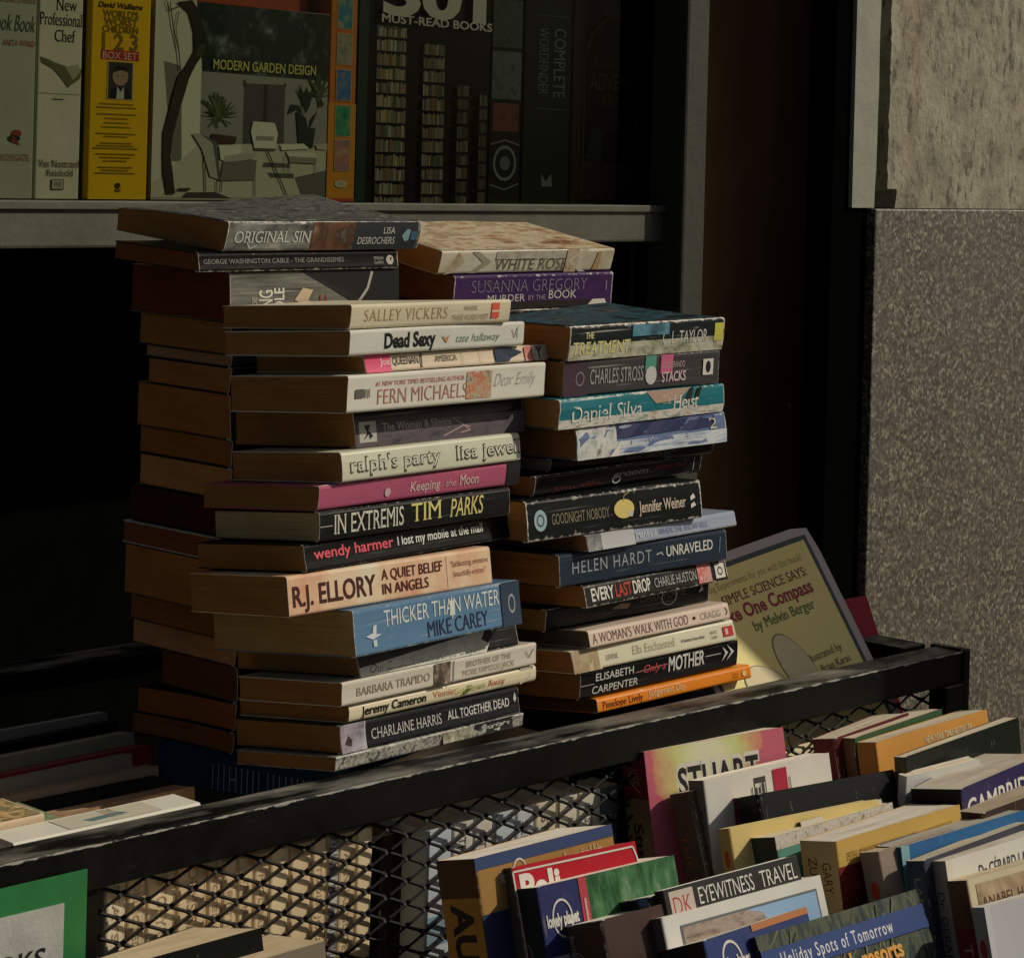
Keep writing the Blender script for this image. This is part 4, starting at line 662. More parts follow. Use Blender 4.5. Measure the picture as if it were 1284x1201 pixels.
# flat things on top of the beige row, left end of the bin
def flat(F, G, W, z, T, label, col, **kw):
    F3 = onZ(*F, z); G3 = onZ(*G, z); d = (G3-F3); d.z = 0; L = min(d.length, .3); d.normalize(); b = Vector((-d.y, d.x, 0))
    return book(frame(F3-cz_*T, d, b, cz_), L, W, T, col, label, **kw)
zf = ZR-.011
flat((18, 1057), (252, 1006), .028, zf+.012, .0105, 'long white catalogue lying along the front rail at the left', (.7, .68, .56), page=PAGE_WHITE, skew=0, kind='catalogue', crease=.05, front=[('r', .1, .3, .9, .8, (.55, .52, .4)), ('p', [(.3, .45), (.5, .42), (.6, .62), (.4, .66)], (.12, .2, .22)), ('t', 'CATALOGUE', .3, .62, .9, .55, (.3, .28, .2), {})])
flat((-110, 1054), (56, 1019), .045, zf+.0165, .0105, 'cream floral patterned book at the far left of the cart bin', (.6, .45, .3), page=(.6, .42, .27), skew=0, kind='paperback_book', front=[('r', .02, .02, .98, .98, photo([(.6, .5, .33), (.5, .35, .15), (.15, .13, .06), (.62, .52, .36)], 130))])
flat((-60, 1062), (92, 1030), .06, zf+.008, .0075, 'green patterned booklet between the floral book and the catalogue', (.2, .26, .14), page=PAGE_CREAM, skew=0, kind='booklet', front=[('r', .02, .02, .98, .98, photo([(.06, .1, .04), (.2, .26, .12), (.4, .42, .3)], 120))])
flat((-120, 1082), (44, 1050), .02, zf+.0055, .005, 'crimson book at the far left corner behind the front rail', (.25, .015, .05), page=(.55, .4, .28), skew=0, front=[('r', .85, .1, .98, .9, (.3, .28, .26))])

# ------------------------------------------------------------------ window display
YB = YW+.05; WG = 'books on display in the shop window'
HV = onY(300, 0, YB).z-onY(300, 256, YB).z
def bz(y, H): return 1-(onY(XREF, y, YB).z-zt-.0025)/H
def wspine(xl, xr, H, W, col, label, items, **kw):
    a = onY(xl, 128, YB); b = onY(xr, 128, YB); T = b.x-a.x-.0008
    return book(frame(Vector((a.x, YB+kw.pop('dy', 0), zt+.0025+H)), -cz_, Vector((0, 1, 0)), Vector((1, 0, 0))), H, W, T, col, label, spine=items, skew=0, group=WG, kind='hardback_book', **kw)
def wfront(xl, xr, H, T, col, label, items, **kw):
    a = onY(xl, 128, YB); b = onY(xr, 128, YB); W = b.x-a.x-.0008
    return book(frame(Vector((a.x, YB+kw.pop('dy', 0)+T, zt+.0025+H)), -cz_, Vector((1, 0, 0)), Vector((0, -1, 0))), H, W, T, col, label, front=items, skew=0, group=WG, kind='hardback_book', **kw)
XREF = 80; H = .27; y = lambda v: bz(v, H)
def xt(s, y0, y1, c, a=.08, b=.92, st=None): return ('t', s, y(y1), a, y(y0), b, c, dict(rot=1, **(st or {})))
wspine(-24, 45, H, .2, (.42, .46, .37), 'pale green cookery book with a small red rose on its spine, leftmost in the window', [xt('JULIA CLAIRE DEVEREAUX', 2, 9, (.3, .09, .06), .2, .98, SER), xt('Cook Book', 24, 44, (.08, .1, .06), .12, .97, S(shear=.3, bold=.0)), xt('ANITA WARD', 55, 62, (.4, .08, .07), .36, .97, SER), ('e', y(170), .66, .014, .1, (.3, .05, .05)), ('e', y(176), .62, .012, .12, (.03, .035, .02)), ('p', [(y(180), .56), (y(172), .6), (y(184), .74)], (.25, .04, .04)), xt('CROSSGATE', 195, 203, (.38, .13, .1), .3, .92, SER)], crease=0, wear=.0002)
wspine(46, 103, H, .21, (.68, .66, .52), 'white New Professional Chef book in the window', [xt('New', -2, 14, (.03, .03, .02), .38, .84, S(serif=.05, bold=-.005)), xt('Professional', 17, 33, (.03, .03, .02), .03, .97, S(serif=.05, bold=-.005)), xt('Chef', 38, 53, (.03, .03, .02), .36, .82, S(serif=.05, bold=-.005)),
  ('p', [(y(73), .05), (y(80), .08), (y(88), .35), (y(100), .55), (y(110), .68), (y(98), .95), (y(86), .98), (y(84), .7), (y(80), .4), (y(76), .25)], (.13, .14, .06)), ('p', [(y(84), .6), (y(80), .9), (y(90), .95), (y(100), .8), (y(92), .7)], (.35, .36, .24)), ('l', [(y(118), .02), (y(118), .98)], .0005, (.36, .35, .26)), ('l', [(y(125), .35), (y(125), .6)], .0008, (.1, .1, .08)),
  xt('Van Nostrand', 201, 210, (.04, .04, .03), .06, .98, SER), xt('Reinhold', 213, 221, (.04, .04, .03), .25, .85, SER), ('r', y(238), .36, y(225), .64, (.07, .07, .05)), ('r', y(237), .38, y(226), .62, (.5, .48, .36)), xt('VNR', 228, 235, (.05, .05, .04), .41, .59)], crease=0, wear=.0002)
wspine(103.5, 111, .26, .2, (.02, .07, .12), 'thin dark blue spine between the chef book and the yellow box', [], crease=0, wear=.0001, dy=.006)
para = []
for (ya, yb, nn_) in ((127, 136, 2), (140, 162, 4), (165, 172, 2), (177, 187, 3), (191, 204, 3), (208, 219, 3)):
    for k in range(nn_):
        yy = ya+(yb-ya)*k/nn_; hw = random.uniform(.15, .38); para.append(('r', y(yy+1.5), .45-hw, y(yy), .45+hw, (.3, .19, .01)))
def wsp2(*a, **k): return wspine(*a, **k)
_b = wsp2(112, 188, H, .2, (.8, .5, .018), 'yellow 1 2 3 BOX SET slipcase with a portrait in the window',
  [xt('David Walliams', -2, 5, (.03, .02, .01), .1, .85, S(shear=.3, bold=.03)), xt("WORLD'S", 8, 17, (.22, .15, .01), .18, .78, S(bold=.04)), xt('WORST', 18, 27, (.22, .15, .01), .2, .77, S(bold=.04)), xt('CHILDREN', 28, 36, (.22, .15, .01), .18, .78, S(bold=.04)), xt('1 2 3', 38, 58, (.22, .14, .01), .18, .78, S(bold=.03)),
   ('r', y(71), .17, y(59), .8, (.4, .03, .03)), xt('BOX SET', 61, 70, (.62, .5, .4), .2, .77, SER),
   ('r', y(122), .28, y(73), .72, (.5, .36, .16)), ('r', y(121), .3, y(74), .7, (.035, .035, .03)), ('e', y(92), .5, .033, .13, (.36, .25, .17)), ('p', [(y(88), .37), (y(79), .42), (y(78), .57), (y(86), .63), (y(84), .5)], (.02, .015, .012)), ('p', [(y(121), .3), (y(108), .38), (y(104), .5), (y(108), .64), (y(121), .7)], (.012, .012, .016)), ('p', [(y(121), .44), (y(105), .45), (y(112), .51), (y(105), .56), (y(121), .57)], (.5, .48, .44)), ('r', y(92), .43, y(91), .47, (.05, .03, .02)), ('r', y(92), .53, y(91), .57, (.05, .03, .02)),
   ('e', y(232), .5, .01, .05, (.05, .03, .01)), ('r', y(240), .46, y(236), .55, (.2, .12, .01))]+para, crease=0, wear=.0002)
# garden design book: a printed photograph of a courtyard
HG = onY(300, 8, YB).z-zt-.0025
def gp(X, Y):
    a = (X-80)/(1072-80); yt_ = -10+.085*(X-75); return (a, (Y-yt_)/(1150+.02*(X-75)-yt_))
def GP(pts, c): return ('p', [gp(*p) for p in pts], c)
wl = (.58, .6, .47); w2 = (.26, .28, .24)
ga = [('r', 0, 0, 1, 1, (.34, .35, .27)), GP([(80, 0), (300, 0), (330, 300), (335, 900), (80, 1100)], wl), GP([(235, 380), (335, 330), (335, 860), (240, 930)], (.66, .66, .5)), GP([(130, 350), (225, 380), (240, 930), (185, 930)], (.17, .18, .15)),
  GP([(300, 5), (1072, 78), (1072, 470), (340, 410)], photo([(.008, .014, .01), (.02, .035, .025), (.012, .02, .015), (.05, .075, .06), (.2, .24, .24)], 34)), GP([(340, 410), (1072, 468), (1072, 840), (340, 830)], w2),
  GP([(575, 478), (815, 490), (815, 830), (575, 830)], (.07, .078, .07)), GP([(690, 484), (712, 486), (712, 830), (690, 830)], (.03, .035, .03)), GP([(570, 460), (585, 462), (585, 500), (570, 500)], (.04, .04, .035)), GP([(808, 478), (820, 480), (820, 500), (808, 500)], (.04, .04, .035)),
  GP([(335, 832), (1072, 838), (1072, 1150), (80, 1135), (80, 1060)], (.5, .5, .38)), GP([(700, 940), (860, 948), (850, 975), (690, 968)], (.09, .1, .08)), GP([(720, 1000), (880, 1008), (880, 1036), (740, 1030)], (.09, .1, .08)), GP([(885, 1030), (1072, 990), (1072, 1150), (930, 1150)], (.12, .13, .11)), GP([(270, 1110), (430, 1110), (520, 1148), (240, 1142)], (.05, .055, .045))]
for (cx0, cy0, rx, ry, n0, sd_) in ((435, 640, 115, 120, 46, 1), (1010, 520, 75, 120, 26, 2)):
    rgg = random.Random(sd_)
    for k in range(n0):
        a_ = rgg.uniform(0, 6.28); r1 = rgg.uniform(.5, 1.05); x1_ = cx0+rx*r1*math.cos(a_); y1_ = cy0+ry*r1*math.sin(a_)*.9; q_ = rgg.uniform(.2, 1)
        ga.append(GP([(cx0+rgg.uniform(-20, 20), cy0+30), (x1_-7, y1_), (x1_+4, y1_-6), (cx0+rgg.uniform(-15, 15)+10, cy0+40)], (.02+.07*q_, .035+.09*q_, .015+.03*q_)))
for pts in ([(870, 500), (905, 545), (925, 600), (900, 560)], [(900, 480), (930, 560), (925, 640), (905, 560)], [(945, 490), (950, 600), (935, 650), (925, 560)], [(985, 500), (965, 600), (940, 660), (950, 560)], [(830, 660), (850, 600), (900, 610), (930, 680), (890, 630)], [(880, 640), (940, 680), (980, 860), (900, 820)], [(1010, 640), (970, 690), (960, 760), (985, 700)], [(890, 740), (1000, 740), (985, 860), (900, 830)]): ga.append(GP(pts, (.02, .03, .018)))
ga += [GP([(395, 770), (540, 790), (530, 830), (400, 830)], (.06, .035, .025)),
  GP([(630, 700), (755, 710), (775, 770), (765, 860), (640, 855), (618, 760)], (.66, .67, .53)), GP([(650, 785), (750, 790), (752, 815), (645, 812)], (.28, .29, .23)), GP([(640, 855), (765, 860), (765, 872), (640, 868)], (.1, .1, .08)),
  GP([(290, 770), (330, 768), (430, 820), (450, 1040), (395, 1020), (345, 860)], (.4, .41, .33)), GP([(330, 768), (430, 820), (452, 1040), (440, 1045), (405, 830)], (.1, .11, .09)), GP([(440, 838), (560, 835), (570, 880), (470, 930), (450, 920)], (.68, .68, .55)), GP([(470, 900), (660, 880), (640, 920), (470, 940)], (.4, .41, .33)), GP([(465, 935), (655, 925), (650, 1040), (450, 1045)], (.16, .165, .135)),
  ('l', [gp(360, 900), gp(372, 1105)], .0016, (.1, .1, .08)), ('l', [gp(430, 1045), gp(435, 1110)], .0012, (.06, .06, .05)), ('l', [gp(460, 1045), gp(458, 1110)], .0012, (.06, .06, .05)), ('l', [gp(648, 1040), gp(650, 1135)], .0012, (.06, .06, .05)),
  GP([(790, 835), (930, 832), (965, 862), (800, 870)], (.68, .68, .55)), GP([(825, 875), (1000, 885), (1010, 915), (840, 905)], (.62, .63, .5)), GP([(840, 905), (1010, 915), (1010, 950), (850, 940)], (.25, .26, .2)), GP([(1000, 835), (1072, 832), (1072, 870), (1010, 866)], (.42, .43, .34)), ('l', [gp(820, 900), gp(822, 1000)], .001, (.2, .2, .16)), ('l', [gp(1005, 915), gp(1008, 1020)], .001, (.2, .2, .16)), ('l', [gp(850, 930), gp(852, 1010)], .001, (.2, .2, .16)),
  ('l', [gp(715, 870), gp(845, 1148)], .0016, (.04, .045, .035)),
  GP([(160, 1118), (205, 1118), (190, 1000), (140, 1000)], (.035, .03, .02)), GP([(140, 1000), (190, 1000), (175, 900), (135, 900)], (.035, .03, .02)), GP([(135, 900), (175, 900), (185, 780), (135, 760)], (.04, .034, .022)), GP([(135, 760), (185, 780), (215, 640), (165, 620)], (.035, .03, .02)), GP([(165, 620), (215, 640), (240, 550), (180, 540)], (.045, .038, .025)),
  GP([(180, 540), (240, 550), (265, 450), (205, 440)], (.035, .03, .02)), GP([(205, 440), (265, 450), (300, 370), (250, 370)], (.03, .028, .018)), GP([(250, 370), (300, 370), (350, 290), (300, 270)], (.03, .03, .018)), GP([(290, 290), (345, 300), (340, 180), (285, 180)], (.022, .022, .014)), GP([(285, 180), (340, 180), (310, 60), (255, 70)], (.022, .024, .016)), GP([(255, 70), (310, 60), (270, 0), (190, 10)], (.025, .026, .018)),
  ('l', [gp(150, 10), gp(170, 150), gp(205, 300), gp(215, 400)], .0014, (.06, .055, .035)), ('l', [gp(200, 60), gp(185, 160), gp(210, 330)], .001, (.06, .055, .035)), ('l', [gp(225, 20), gp(150, 60), gp(130, 0)], .001, (.05, .045, .03)), GP([(215, 1085), (290, 1085), (280, 1100), (220, 1098)], (.05, .05, .04)), GP([(350, 250), (330, 330), (300, 320), (310, 260)], (.05, .06, .03))]
ga.append(('t', 'MODERN GARDEN DESIGN', .318, .332, .918, .283, (.55, .56, .15), S(bold=.01)))
wfront(192, 411, HG, .018, (.3, .31, .25), 'Modern Garden Design book facing out with a courtyard photograph', ga, crease=0, wear=.0001)
wfront(196, 402, HG+.05, .018, (.3, .07, .03), 'taller orange red book behind the garden design book', [], crease=0, dy=.021)
XREF = 430; pc = []
for yc, cl in ((17, [(.02, .1, .16), (.04, .22, .28), (.5, .3, .08)]), (62, [(.1, .18, .12), (.3, .3, .2), (.08, .12, .1)]), (107, [(.02, .06, .18), (.05, .16, .34), (.3, .2, .15)]), (152, [(.01, .1, .06), (.03, .25, .14), (.2, .3, .15)]), (195, [(.1, .2, .24), (.4, .15, .12), (.4, .35, .25)])):
    pc += [('r', y(yc+20), .24, y(yc-20), .82, (.5, .3, .12)), ('r', y(yc+19), .27, y(yc-19), .79, photo(cl, 75))]
pc += [('e', y(231), .5, .014, .22, (.55, .5, .42)), ('e', y(231), .5, .01, .14, (.4, .36, .28)), ('r', y(253), .0, y(249), 1, (.4, .06, .03))]
wspine(412, 447, H, .2, (.5, .17, .03), 'orange spine with five small square pictures in the window', [('r', y(250), 0, y(130), 1, (.55, .24, .02))]+pc, crease=0, wear=.0001)
XREF = 530; sh = [('r', .0, 0, .07, 1, (.01, .03, .02))]
rgs = random.Random(3)
for (c0, c1, y0_, dim) in ((110, 210, 100, 1), (265, 340, 150, .75), (385, 425, 290, .4), (465, 492, 320, .35)):
    a0 = (c0/2.79+430-448)/165; a1 = (c1/2.79+430-448)/165; yy = y0_
    while yy < 700:
        hh = rgs.uniform(38, 46); xx_ = a0; sh.append(('r', a0, y((yy+hh+2)/2.79), a1, y((yy+hh+.2)/2.79), (.06*dim, .055*dim, .04*dim)))
        while xx_ < a1-.004:
            ww = rgs.uniform(.008, .016); q_ = dim*rgs.uniform(.3, 1); c = rgs.choice([(.34, .33, .22), (.3, .25, .12), (.2, .2, .15), (.38, .36, .28), (.12, .16, .1), (.28, .16, .08)])
            sh.append(('r', xx_, y((yy+hh)/2.79), min(a1, xx_+ww), y((yy+rgs.uniform(0, 8))/2.79), tuple(round(v*q_, 2) for v in c))); xx_ += ww+.002
        yy += hh+8
sh += [('t', '501', .14, y(21), .93, y(-26), (.45, .45, .4), S(bold=.04)), ('t', 'MUST-READ BOOKS', .135, y(33), .98, y(23), (.42, .42, .38), S(bold=.025))]
wfront(448, 613, H, .03, (.008, .01, .008), '501 MUST-READ BOOKS volume facing out with dark library shelves on its cover', sh, crease=0, wear=.0001)
XREF = 635
wspine(614, 655, H, .2, (.012, .016, .014), 'dark spine with a pale swirling ornament in the window', [('r', y(60), .05, y(0), .95, photo([(.01, .015, .012), (.04, .06, .055), (.02, .03, .025)], 60)), ('r', y(125), .05, y(65), .95, photo([(.015, .02, .018), (.08, .1, .09), (.03, .045, .04)], 55)), ('r', y(165), .1, y(130), .9, photo([(.01, .01, .01), (.12, .03, .02), (.05, .05, .04)], 90)),
  ('o', y(205), .5, .075, .36, .18, (.13, .15, .14)), ('l', [(y(182), .05), (y(176), .5), (y(182), .95)], .0016, (.12, .14, .13)), ('l', [(y(232), .05), (y(238), .5), (y(230), .95)], .0016, (.12, .14, .13)), ('e', y(205), .5, .03, .16, (.07, .1, .1))], crease=0, wear=.0001)
XREF = 686
wspine(656, 716, H, .2, (.006, .014, .012), 'dark green COMPLETE WORDFINDER spine in the window', [('t', 'COMPLETE', y(35), .62, y(122), .86, (.08, .12, .11), S(serif=.04)), ('t', 'WORDFINDER', y(35), .3, y(120), .5, (.07, .11, .1), S(serif=.04)), ('l', [(y(20), .25), (y(20), .92)], .001, (.05, .08, .07)), ('l', [(y(137), .25), (y(137), .92)], .001, (.05, .08, .07)), ('p', [(y(218), .4), (y(228), .5), (y(218), .62), (y(234), .64), (y(234), .42)], (.09, .12, .11))], crease=0, wear=.0001)
XREF = 776; arch = [(.5+.36*math.sin(t_), y(90-68*math.cos(t_))) for t_ in [k*math.pi/20-math.pi/2 for k in range(21)]]
arch = [(.13, y(235)), (.12, y(90))]+[(.5-.38*math.cos(k*math.pi/16), y(90-70*math.sin(k*math.pi/16))) for k in range(17)]+[(.87, y(235))]
wfront(717, 836, H, .03, (.018, .013, .01), 'dark brown Illustrated Adventure Stories book facing out, rightmost in the window', [('l', arch, .0018, (.14, .115, .075)), ('t', 'ILLUSTRATED', .22, y(88), .8, y(75), (.11, .085, .05), SER), ('t', 'ADVENTURE', .17, y(115), .86, y(94), (.15, .11, .065), SER), ('t', 'STORIES', .3, y(135), .7, y(121), (.11, .085, .05), SER), ('l', [(.32, y(150)), (.5, y(172)), (.68, y(150))], .0012, (.04, .035, .025)), ('r', .1, y(250), .95, y(205), photo([(.012, .012, .009), (.08, .07, .045), (.03, .025, .018), (.11, .09, .06)], 50)), ('p', [(.15, y(200)), (.22, y(160)), (.3, y(165)), (.32, y(205))], (.025, .07, .055)), ('e', .35, y(12), .09, .04, (.05, .05, .04)), ('o', .5, y(172), .2, .04, .1, (.04, .035, .03))], crease=0, wear=.0001)
# ------------------------------------------------------------------ front tray: books standing, spines to the left, covers to the street
DBG = []
def tb(F, G, Sx, z, H, label, col, sp=(), fr=(), page=PAGE_CREAM, dyaw=0, **kw):
    z = .92+z; F3 = onZ(*F, z); G3 = onZ(*G, z); d = (G3-F3); d.z = 0
    W = d.length; yaw = math.degrees(math.atan2(d.y, d.x)); W_ = max(.09, min(.20, W)); d.normalize(); b = Vector((-d.y, d.x, 0))
    q = ray(*Sx); den = q.x*b.y-q.y*b.x          # q*s = F + a b (xy)
    s_ = (F3.x*b.y-F3.y*b.x)/den; a = (q.x*s_-F3.x)*b.x+(q.y*s_-F3.y)*b.y; c = F3.z-(HC+q.z*s_)
    T = max(.008, min(.06, math.hypot(a, c))); th = math.degrees(math.atan2(c, a)); th = max(-2, min(26, th)); t = R(th)
    DBG.append((label[:26], round(W, 3), round(yaw, 1), round(T, 3), round(th, 1)))
    xx = -(cz_*math.cos(t)+b*math.sin(t)); zz = xx.cross(d)
    return book(frame(F3-zz*T, xx, d, zz), H, W_, T, col, label, page=page, spine=sp, front=fr, wear=kw.pop('wear', .0011), crease=kw.pop('crease', .5), fan=kw.pop('fan', .45), group=kw.pop('group', 'second hand books standing in the front tray'), **kw)
# back row
tb((807, 942), (981, 911), (777, 942), 0.012, .215, 'pink and yellow STUART paperback standing tallest at the left of the back row', (.45, .08, .14),
   sp=[('r', 0, 0, .16, 1, (.12, .012, .03)), ('r', .16, 0, 1, 1, photo([(.07, .015, .03), (.16, .12, .06), (.2, .17, .1)], 14)), ('t', 'Stuart Kaminsky', .24, .3, .8, .66, (.02, .015, .01), S(bold=.03)), ('l', [(.1, .3), (.14, .7)], .0008, (.3, .25, .15)), ('t', 'NOVEL', .06, .25, .12, .7, (.3, .2, .15), SER)],
   fr=[('r', 0, 0, 1, 1, burst(.01, .062, .055, [(.6, .6, .4), (.5, .54, .2)], [(.52, .2, .14), (.46, .11, .15)])), ('t', 'STUART', .2, .175, .8, .075, (.6, .57, .5), S(bold=.09, space=1.1)), ('t', 'STUART', .21, .17, .79, .08, (.02, .02, .02), S(bold=.03, space=1.1))], wear=.0006, skew=0)
tb((866, 991), (960, 968), (838, 996), -.012, .21, 'brown paperback with faint orange spine text left of FRUITION', (.09, .065, .05), sp=[('t', 'THE THINGS WE TELL', .14, .2, .8, .42, (.3, .1, .03), SER), ('t', 'MEMOIR', .3, .55, .5, .8, (.2, .08, .03), SER)], skew=0)
tb((881, 978), (1039, 943), (863, 978), -.004, .21, 'white FRUITION book with a barcode and red block on its cover', (.6, .58, .52), sp=[('r', 0, 0, 1, 1, (.13, .12, .11)), ('t', 'FRUITION', .1, .28, .5, .74, (.03, .03, .03), SER)],
   fr=[('r', .38, .03, .47, .2, (.05, .05, .05)), ('t', 'TH', .385, .16, .465, .05, (.5, .5, .46), SER), ('r', .53, .015, .64, .3, (.35, .02, .05)), ('l', [(.36, .06), (.36, .4)], .001, (.1, .1, .1)), ('l', [(.66, .05), (.66, .4)], .001, (.12, .1, .1))], page=PAGE_WHITE, skew=0, rough=.6)
tb((1047, 925), (1139, 893), (1017, 926), 0.0, .20, 'maroon spined book at the back row below the board book', (.09, .012, .02), skew=0)
tb((1071, 925), (1180, 888), (1048, 924), 0.0, .20, 'brown spined book with a green stripe at the back row right of the maroon one', (.13, .075, .04), sp=[('e', .3, .5, .04, .3, (.07, .03, .02))], fr=[('r', 0, 0, 1, .1, (.03, .08, .03))], skew=0)
tb((1097, 930), (1237, 889), (1074, 930), 0.0, .20, 'orange paperback standing in the back row in front of the granite', (.6, .29, .07), sp=[('r', 0, 0, .2, 1, (.3, .13, .03)), ('r', .2, 0, 1, 1, (.03, .02, .015))], fr=[('t', 'NEW YORK TIMES BESTSELLER', .42, .06, .84, .035, (.65, .55, .35), BLD), ('t', 'A STORY OF', .3, .28, .7, .2, (.5, .2, .05), SER)], skew=0)
tb((1134, 949), (1277, 899), (1121, 948), -.002, .21, 'black green hardback beside the orange paperback', (.025, .032, .025), sp=[('r', 0, 0, 1, 1, (.11, .095, .05)), ('t', 'SIDNEY', .25, .25, .6, .78, (.02, .02, .015), BLD)], wear=.001, skew=0)
tb((949, 995), (1120, 964), (893, 1005), -.012, .21, 'thick black book with rough cream page edges behind the yellow one', (.02, .022, .022), sp=[('r', 0, 0, 1, .55, (.07, .012, .015)), ('r', .1, .5, .9, .56, (.5, .5, .46))], page=(.66, .57, .4), skew=0)
tb((1136, 973), (1201, 958), (1128, 968), -.014, .20, 'small white book half hidden before the black green hardback', (.62, .62, .57), skew=0)
tb((913, 1038), (1100, 1001), (900, 1039), -.022, .21, 'bright yellow book with a plain cover in the middle of the tray', (.66, .52, .2), sp=[('r', 0, 0, 1, 1, (.3, .22, .08)), ('e', .1, .5, .03, .25, (.3, .06, .02))], page=(.64, .54, .3), skew=0, wear=.001)
tb((1003, 1030), (1104, 1001), (985, 1033), -.026, .20, 'slim brown edged book between the yellow and the teal covers', (.09, .06, .05), fr=[('r', 0, 0, 1, .3, (.5, .46, .38)), ('t', 'REFERENCE', .1, .1, .9, .03, (.1, .1, .1), SER)], page=(.12, .08, .06), skew=0)
tb((971, 1049), (1118, 1005), (940, 1050), -.026, .20, 'teal covered paperback in front of the yellow book', (.1, .27, .21), sp=[('r', 0, 0, 1, 1, (.03, .04, .03))], fr=[('r', 0, 0, 1, .045, photo([(.2, .17, .12), (.55, .5, .42), (.3, .3, .24)], 160)), ('r', .6, .03, 1, .1, photo([(.05, .15, .1), (.3, .35, .25), (.5, .5, .4)], 120))], skew=0)
tb((1204, 989), (1310, 944), (1142, 988), -.012, .21, 'thick navy CAMBRIDGE book with a black spine at the right edge', (.035, .03, .09), sp=[('r', 0, 0, 1, 1, (.01, .01, .01))], fr=[('t', 'CAMBRIDGE', .05, .12, .95, .045, (.62, .6, .54), S(bold=.012)), ('t', 'DICTIONARY', .05, .22, .95, .14, (.6, .5, .2), S(bold=.012))], page=(.5, .45, .36), skew=0, wear=.0015)
tb((1232, 1019), (1320, 987), (1200, 1016), -.024, .20, 'worn tan edged paperback in front of the CAMBRIDGE book', (.05, .03, .025), page=(.5, .42, .3), skew=0, wear=.002)
# middle rows
tb((1047, 1054.5), (1203, 1008), (1003, 1053), -.02, .21, 'thick paperback with ochre top and dark red lower half, middle of tray', (.52, .34, .09), sp=[('r', 0, 0, .28, 1, (.36, .28, .13)), ('r', .28, 0, 1, 1, (.12, .018, .012)), ('t', 'GARY', .07, .56, .17, .8, (.05, .03, .01), {}), ('t', 'ZUKAV', .055, .18, .2, .42, (.05, .03, .01), {})],
   fr=[('r', 0, .085, 1, 1, (.14, .015, .012)), ('t', '25TH ANNIVERSARY EDITION WITH A NEW PREFACE', .07, .07, .92, .045, (.3, .17, .03), SER), ('t', 'G. Zukav', .22, .2, .8, .12, (.5, .35, .25), SER)], page=PAGE_WHITE, skew=0, wear=.0008)
tb((1100, 1067), (1190, 1040), (1078, 1068.5), -.026, .20, 'grey spined book with a small red emblem right of the ochre and red paperback', (.26, .2, .16), sp=[('r', 0, 0, 1, 1, (.17, .15, .13)), ('e', .13, .5, .03, .24, (.3, .03, .02)), ('l', [(.2, .1), (.2, .9)], .001, (.06, .05, .05))], page=(.5, .4, .26), skew=0)
tb((1129, 1061.5), (1284, 1015), (1098, 1060), -.026, .20, 'blue covered book with a dark teal spine', (.03, .13, .3), sp=[('r', 0, 0, 1, 1, (.015, .09, .11)), ('t', 'TEACH', .3, .3, .6, .5, (.02, .03, .03), SER)], fr=[('r', 0, 0, .06, 1, (.2, .36, .38))], page=(.45, .43, .38), skew=0)
tb((1157, 1078.6), (1292, 1029), (1136, 1078.6), -.03, .20, 'navy spined book with cream worn pages left of the white and red spined one', (.05, .05, .07), sp=[('r', 0, 0, 1, 1, (.025, .04, .07)), ('t', 'LANCE ARMSTRONG', .06, .34, .62, .72, (.16, .17, .17), S(bold=-.004))], page=(.6, .54, .4), skew=0, wear=.002)
tb((1184.5, 1079), (1310, 1040), (1157, 1078.6), -.03, .21, 'white covered book with a grey and red spine near the right edge', (.64, .63, .55), sp=[('r', 0, 0, .44, 1, (.26, .25, .23)), ('r', .44, 0, 1, 1, (.2, .012, .015)), ('t', 'Dr. GERARD', .1, .5, .36, .78, (.03, .03, .03), {}), ('t', 'LALANDE', .09, .14, .34, .42, (.03, .03, .03), S(bold=.01))], fr=[('t', 'Dr GÉRARD LALANDE', .3, .09, 1.0, .045, (.04, .04, .06), S(shear=.1)), ('r', 0, 0, .06, 1, (.6, .58, .48))], page=(.64, .6, .48), skew=0, wear=.001)
tb((1211, 1103), (1310, 1075), (1187, 1104), -.038, .21, 'cream cover with a brown picture and THE SECOND on a dark red spine', (.58, .52, .34), sp=[('r', 0, 0, .15, 1, photo([(.07, .035, .02), (.14, .07, .04)], 60)), ('r', .15, 0, 1, 1, (.17, .02, .022)), ('t', 'THE SECOND', .2, .3, .6, .72, (.4, .3, .26), S(bold=.01))], fr=[('r', .1, .02, .9, .115, photo([(.2, .13, .07), (.36, .26, .16), (.5, .4, .26)], 60)), ('t', 'ANABEL HART', .14, .1, .86, .065, (.08, .04, .02), S(bold=.01))], page=(.6, .52, .36), skew=0)
tb((1233, 1137), (1330, 1112), (1218, 1137), -.05, .21, 'pale lilac white book at the bottom right corner with a purple line', (.5, .49, .52), sp=[('r', 0, 0, .2, 1, (.3, .3, .29)), ('r', .2, 0, 1, 1, (.02, .08, .14)), ('e', .13, .5, .03, .28, (.3, .04, .03))], fr=[('r', .24, .195, .9, .203, (.14, .09, .28)), ('r', .36, .3, .44, .7, (.03, .12, .26)), ('r', .5, .34, .9, .42, (.03, .03, .03)), ('r', 0, 0, .06, 1, (.56, .55, .56))], page=(.64, .62, .55), skew=0)
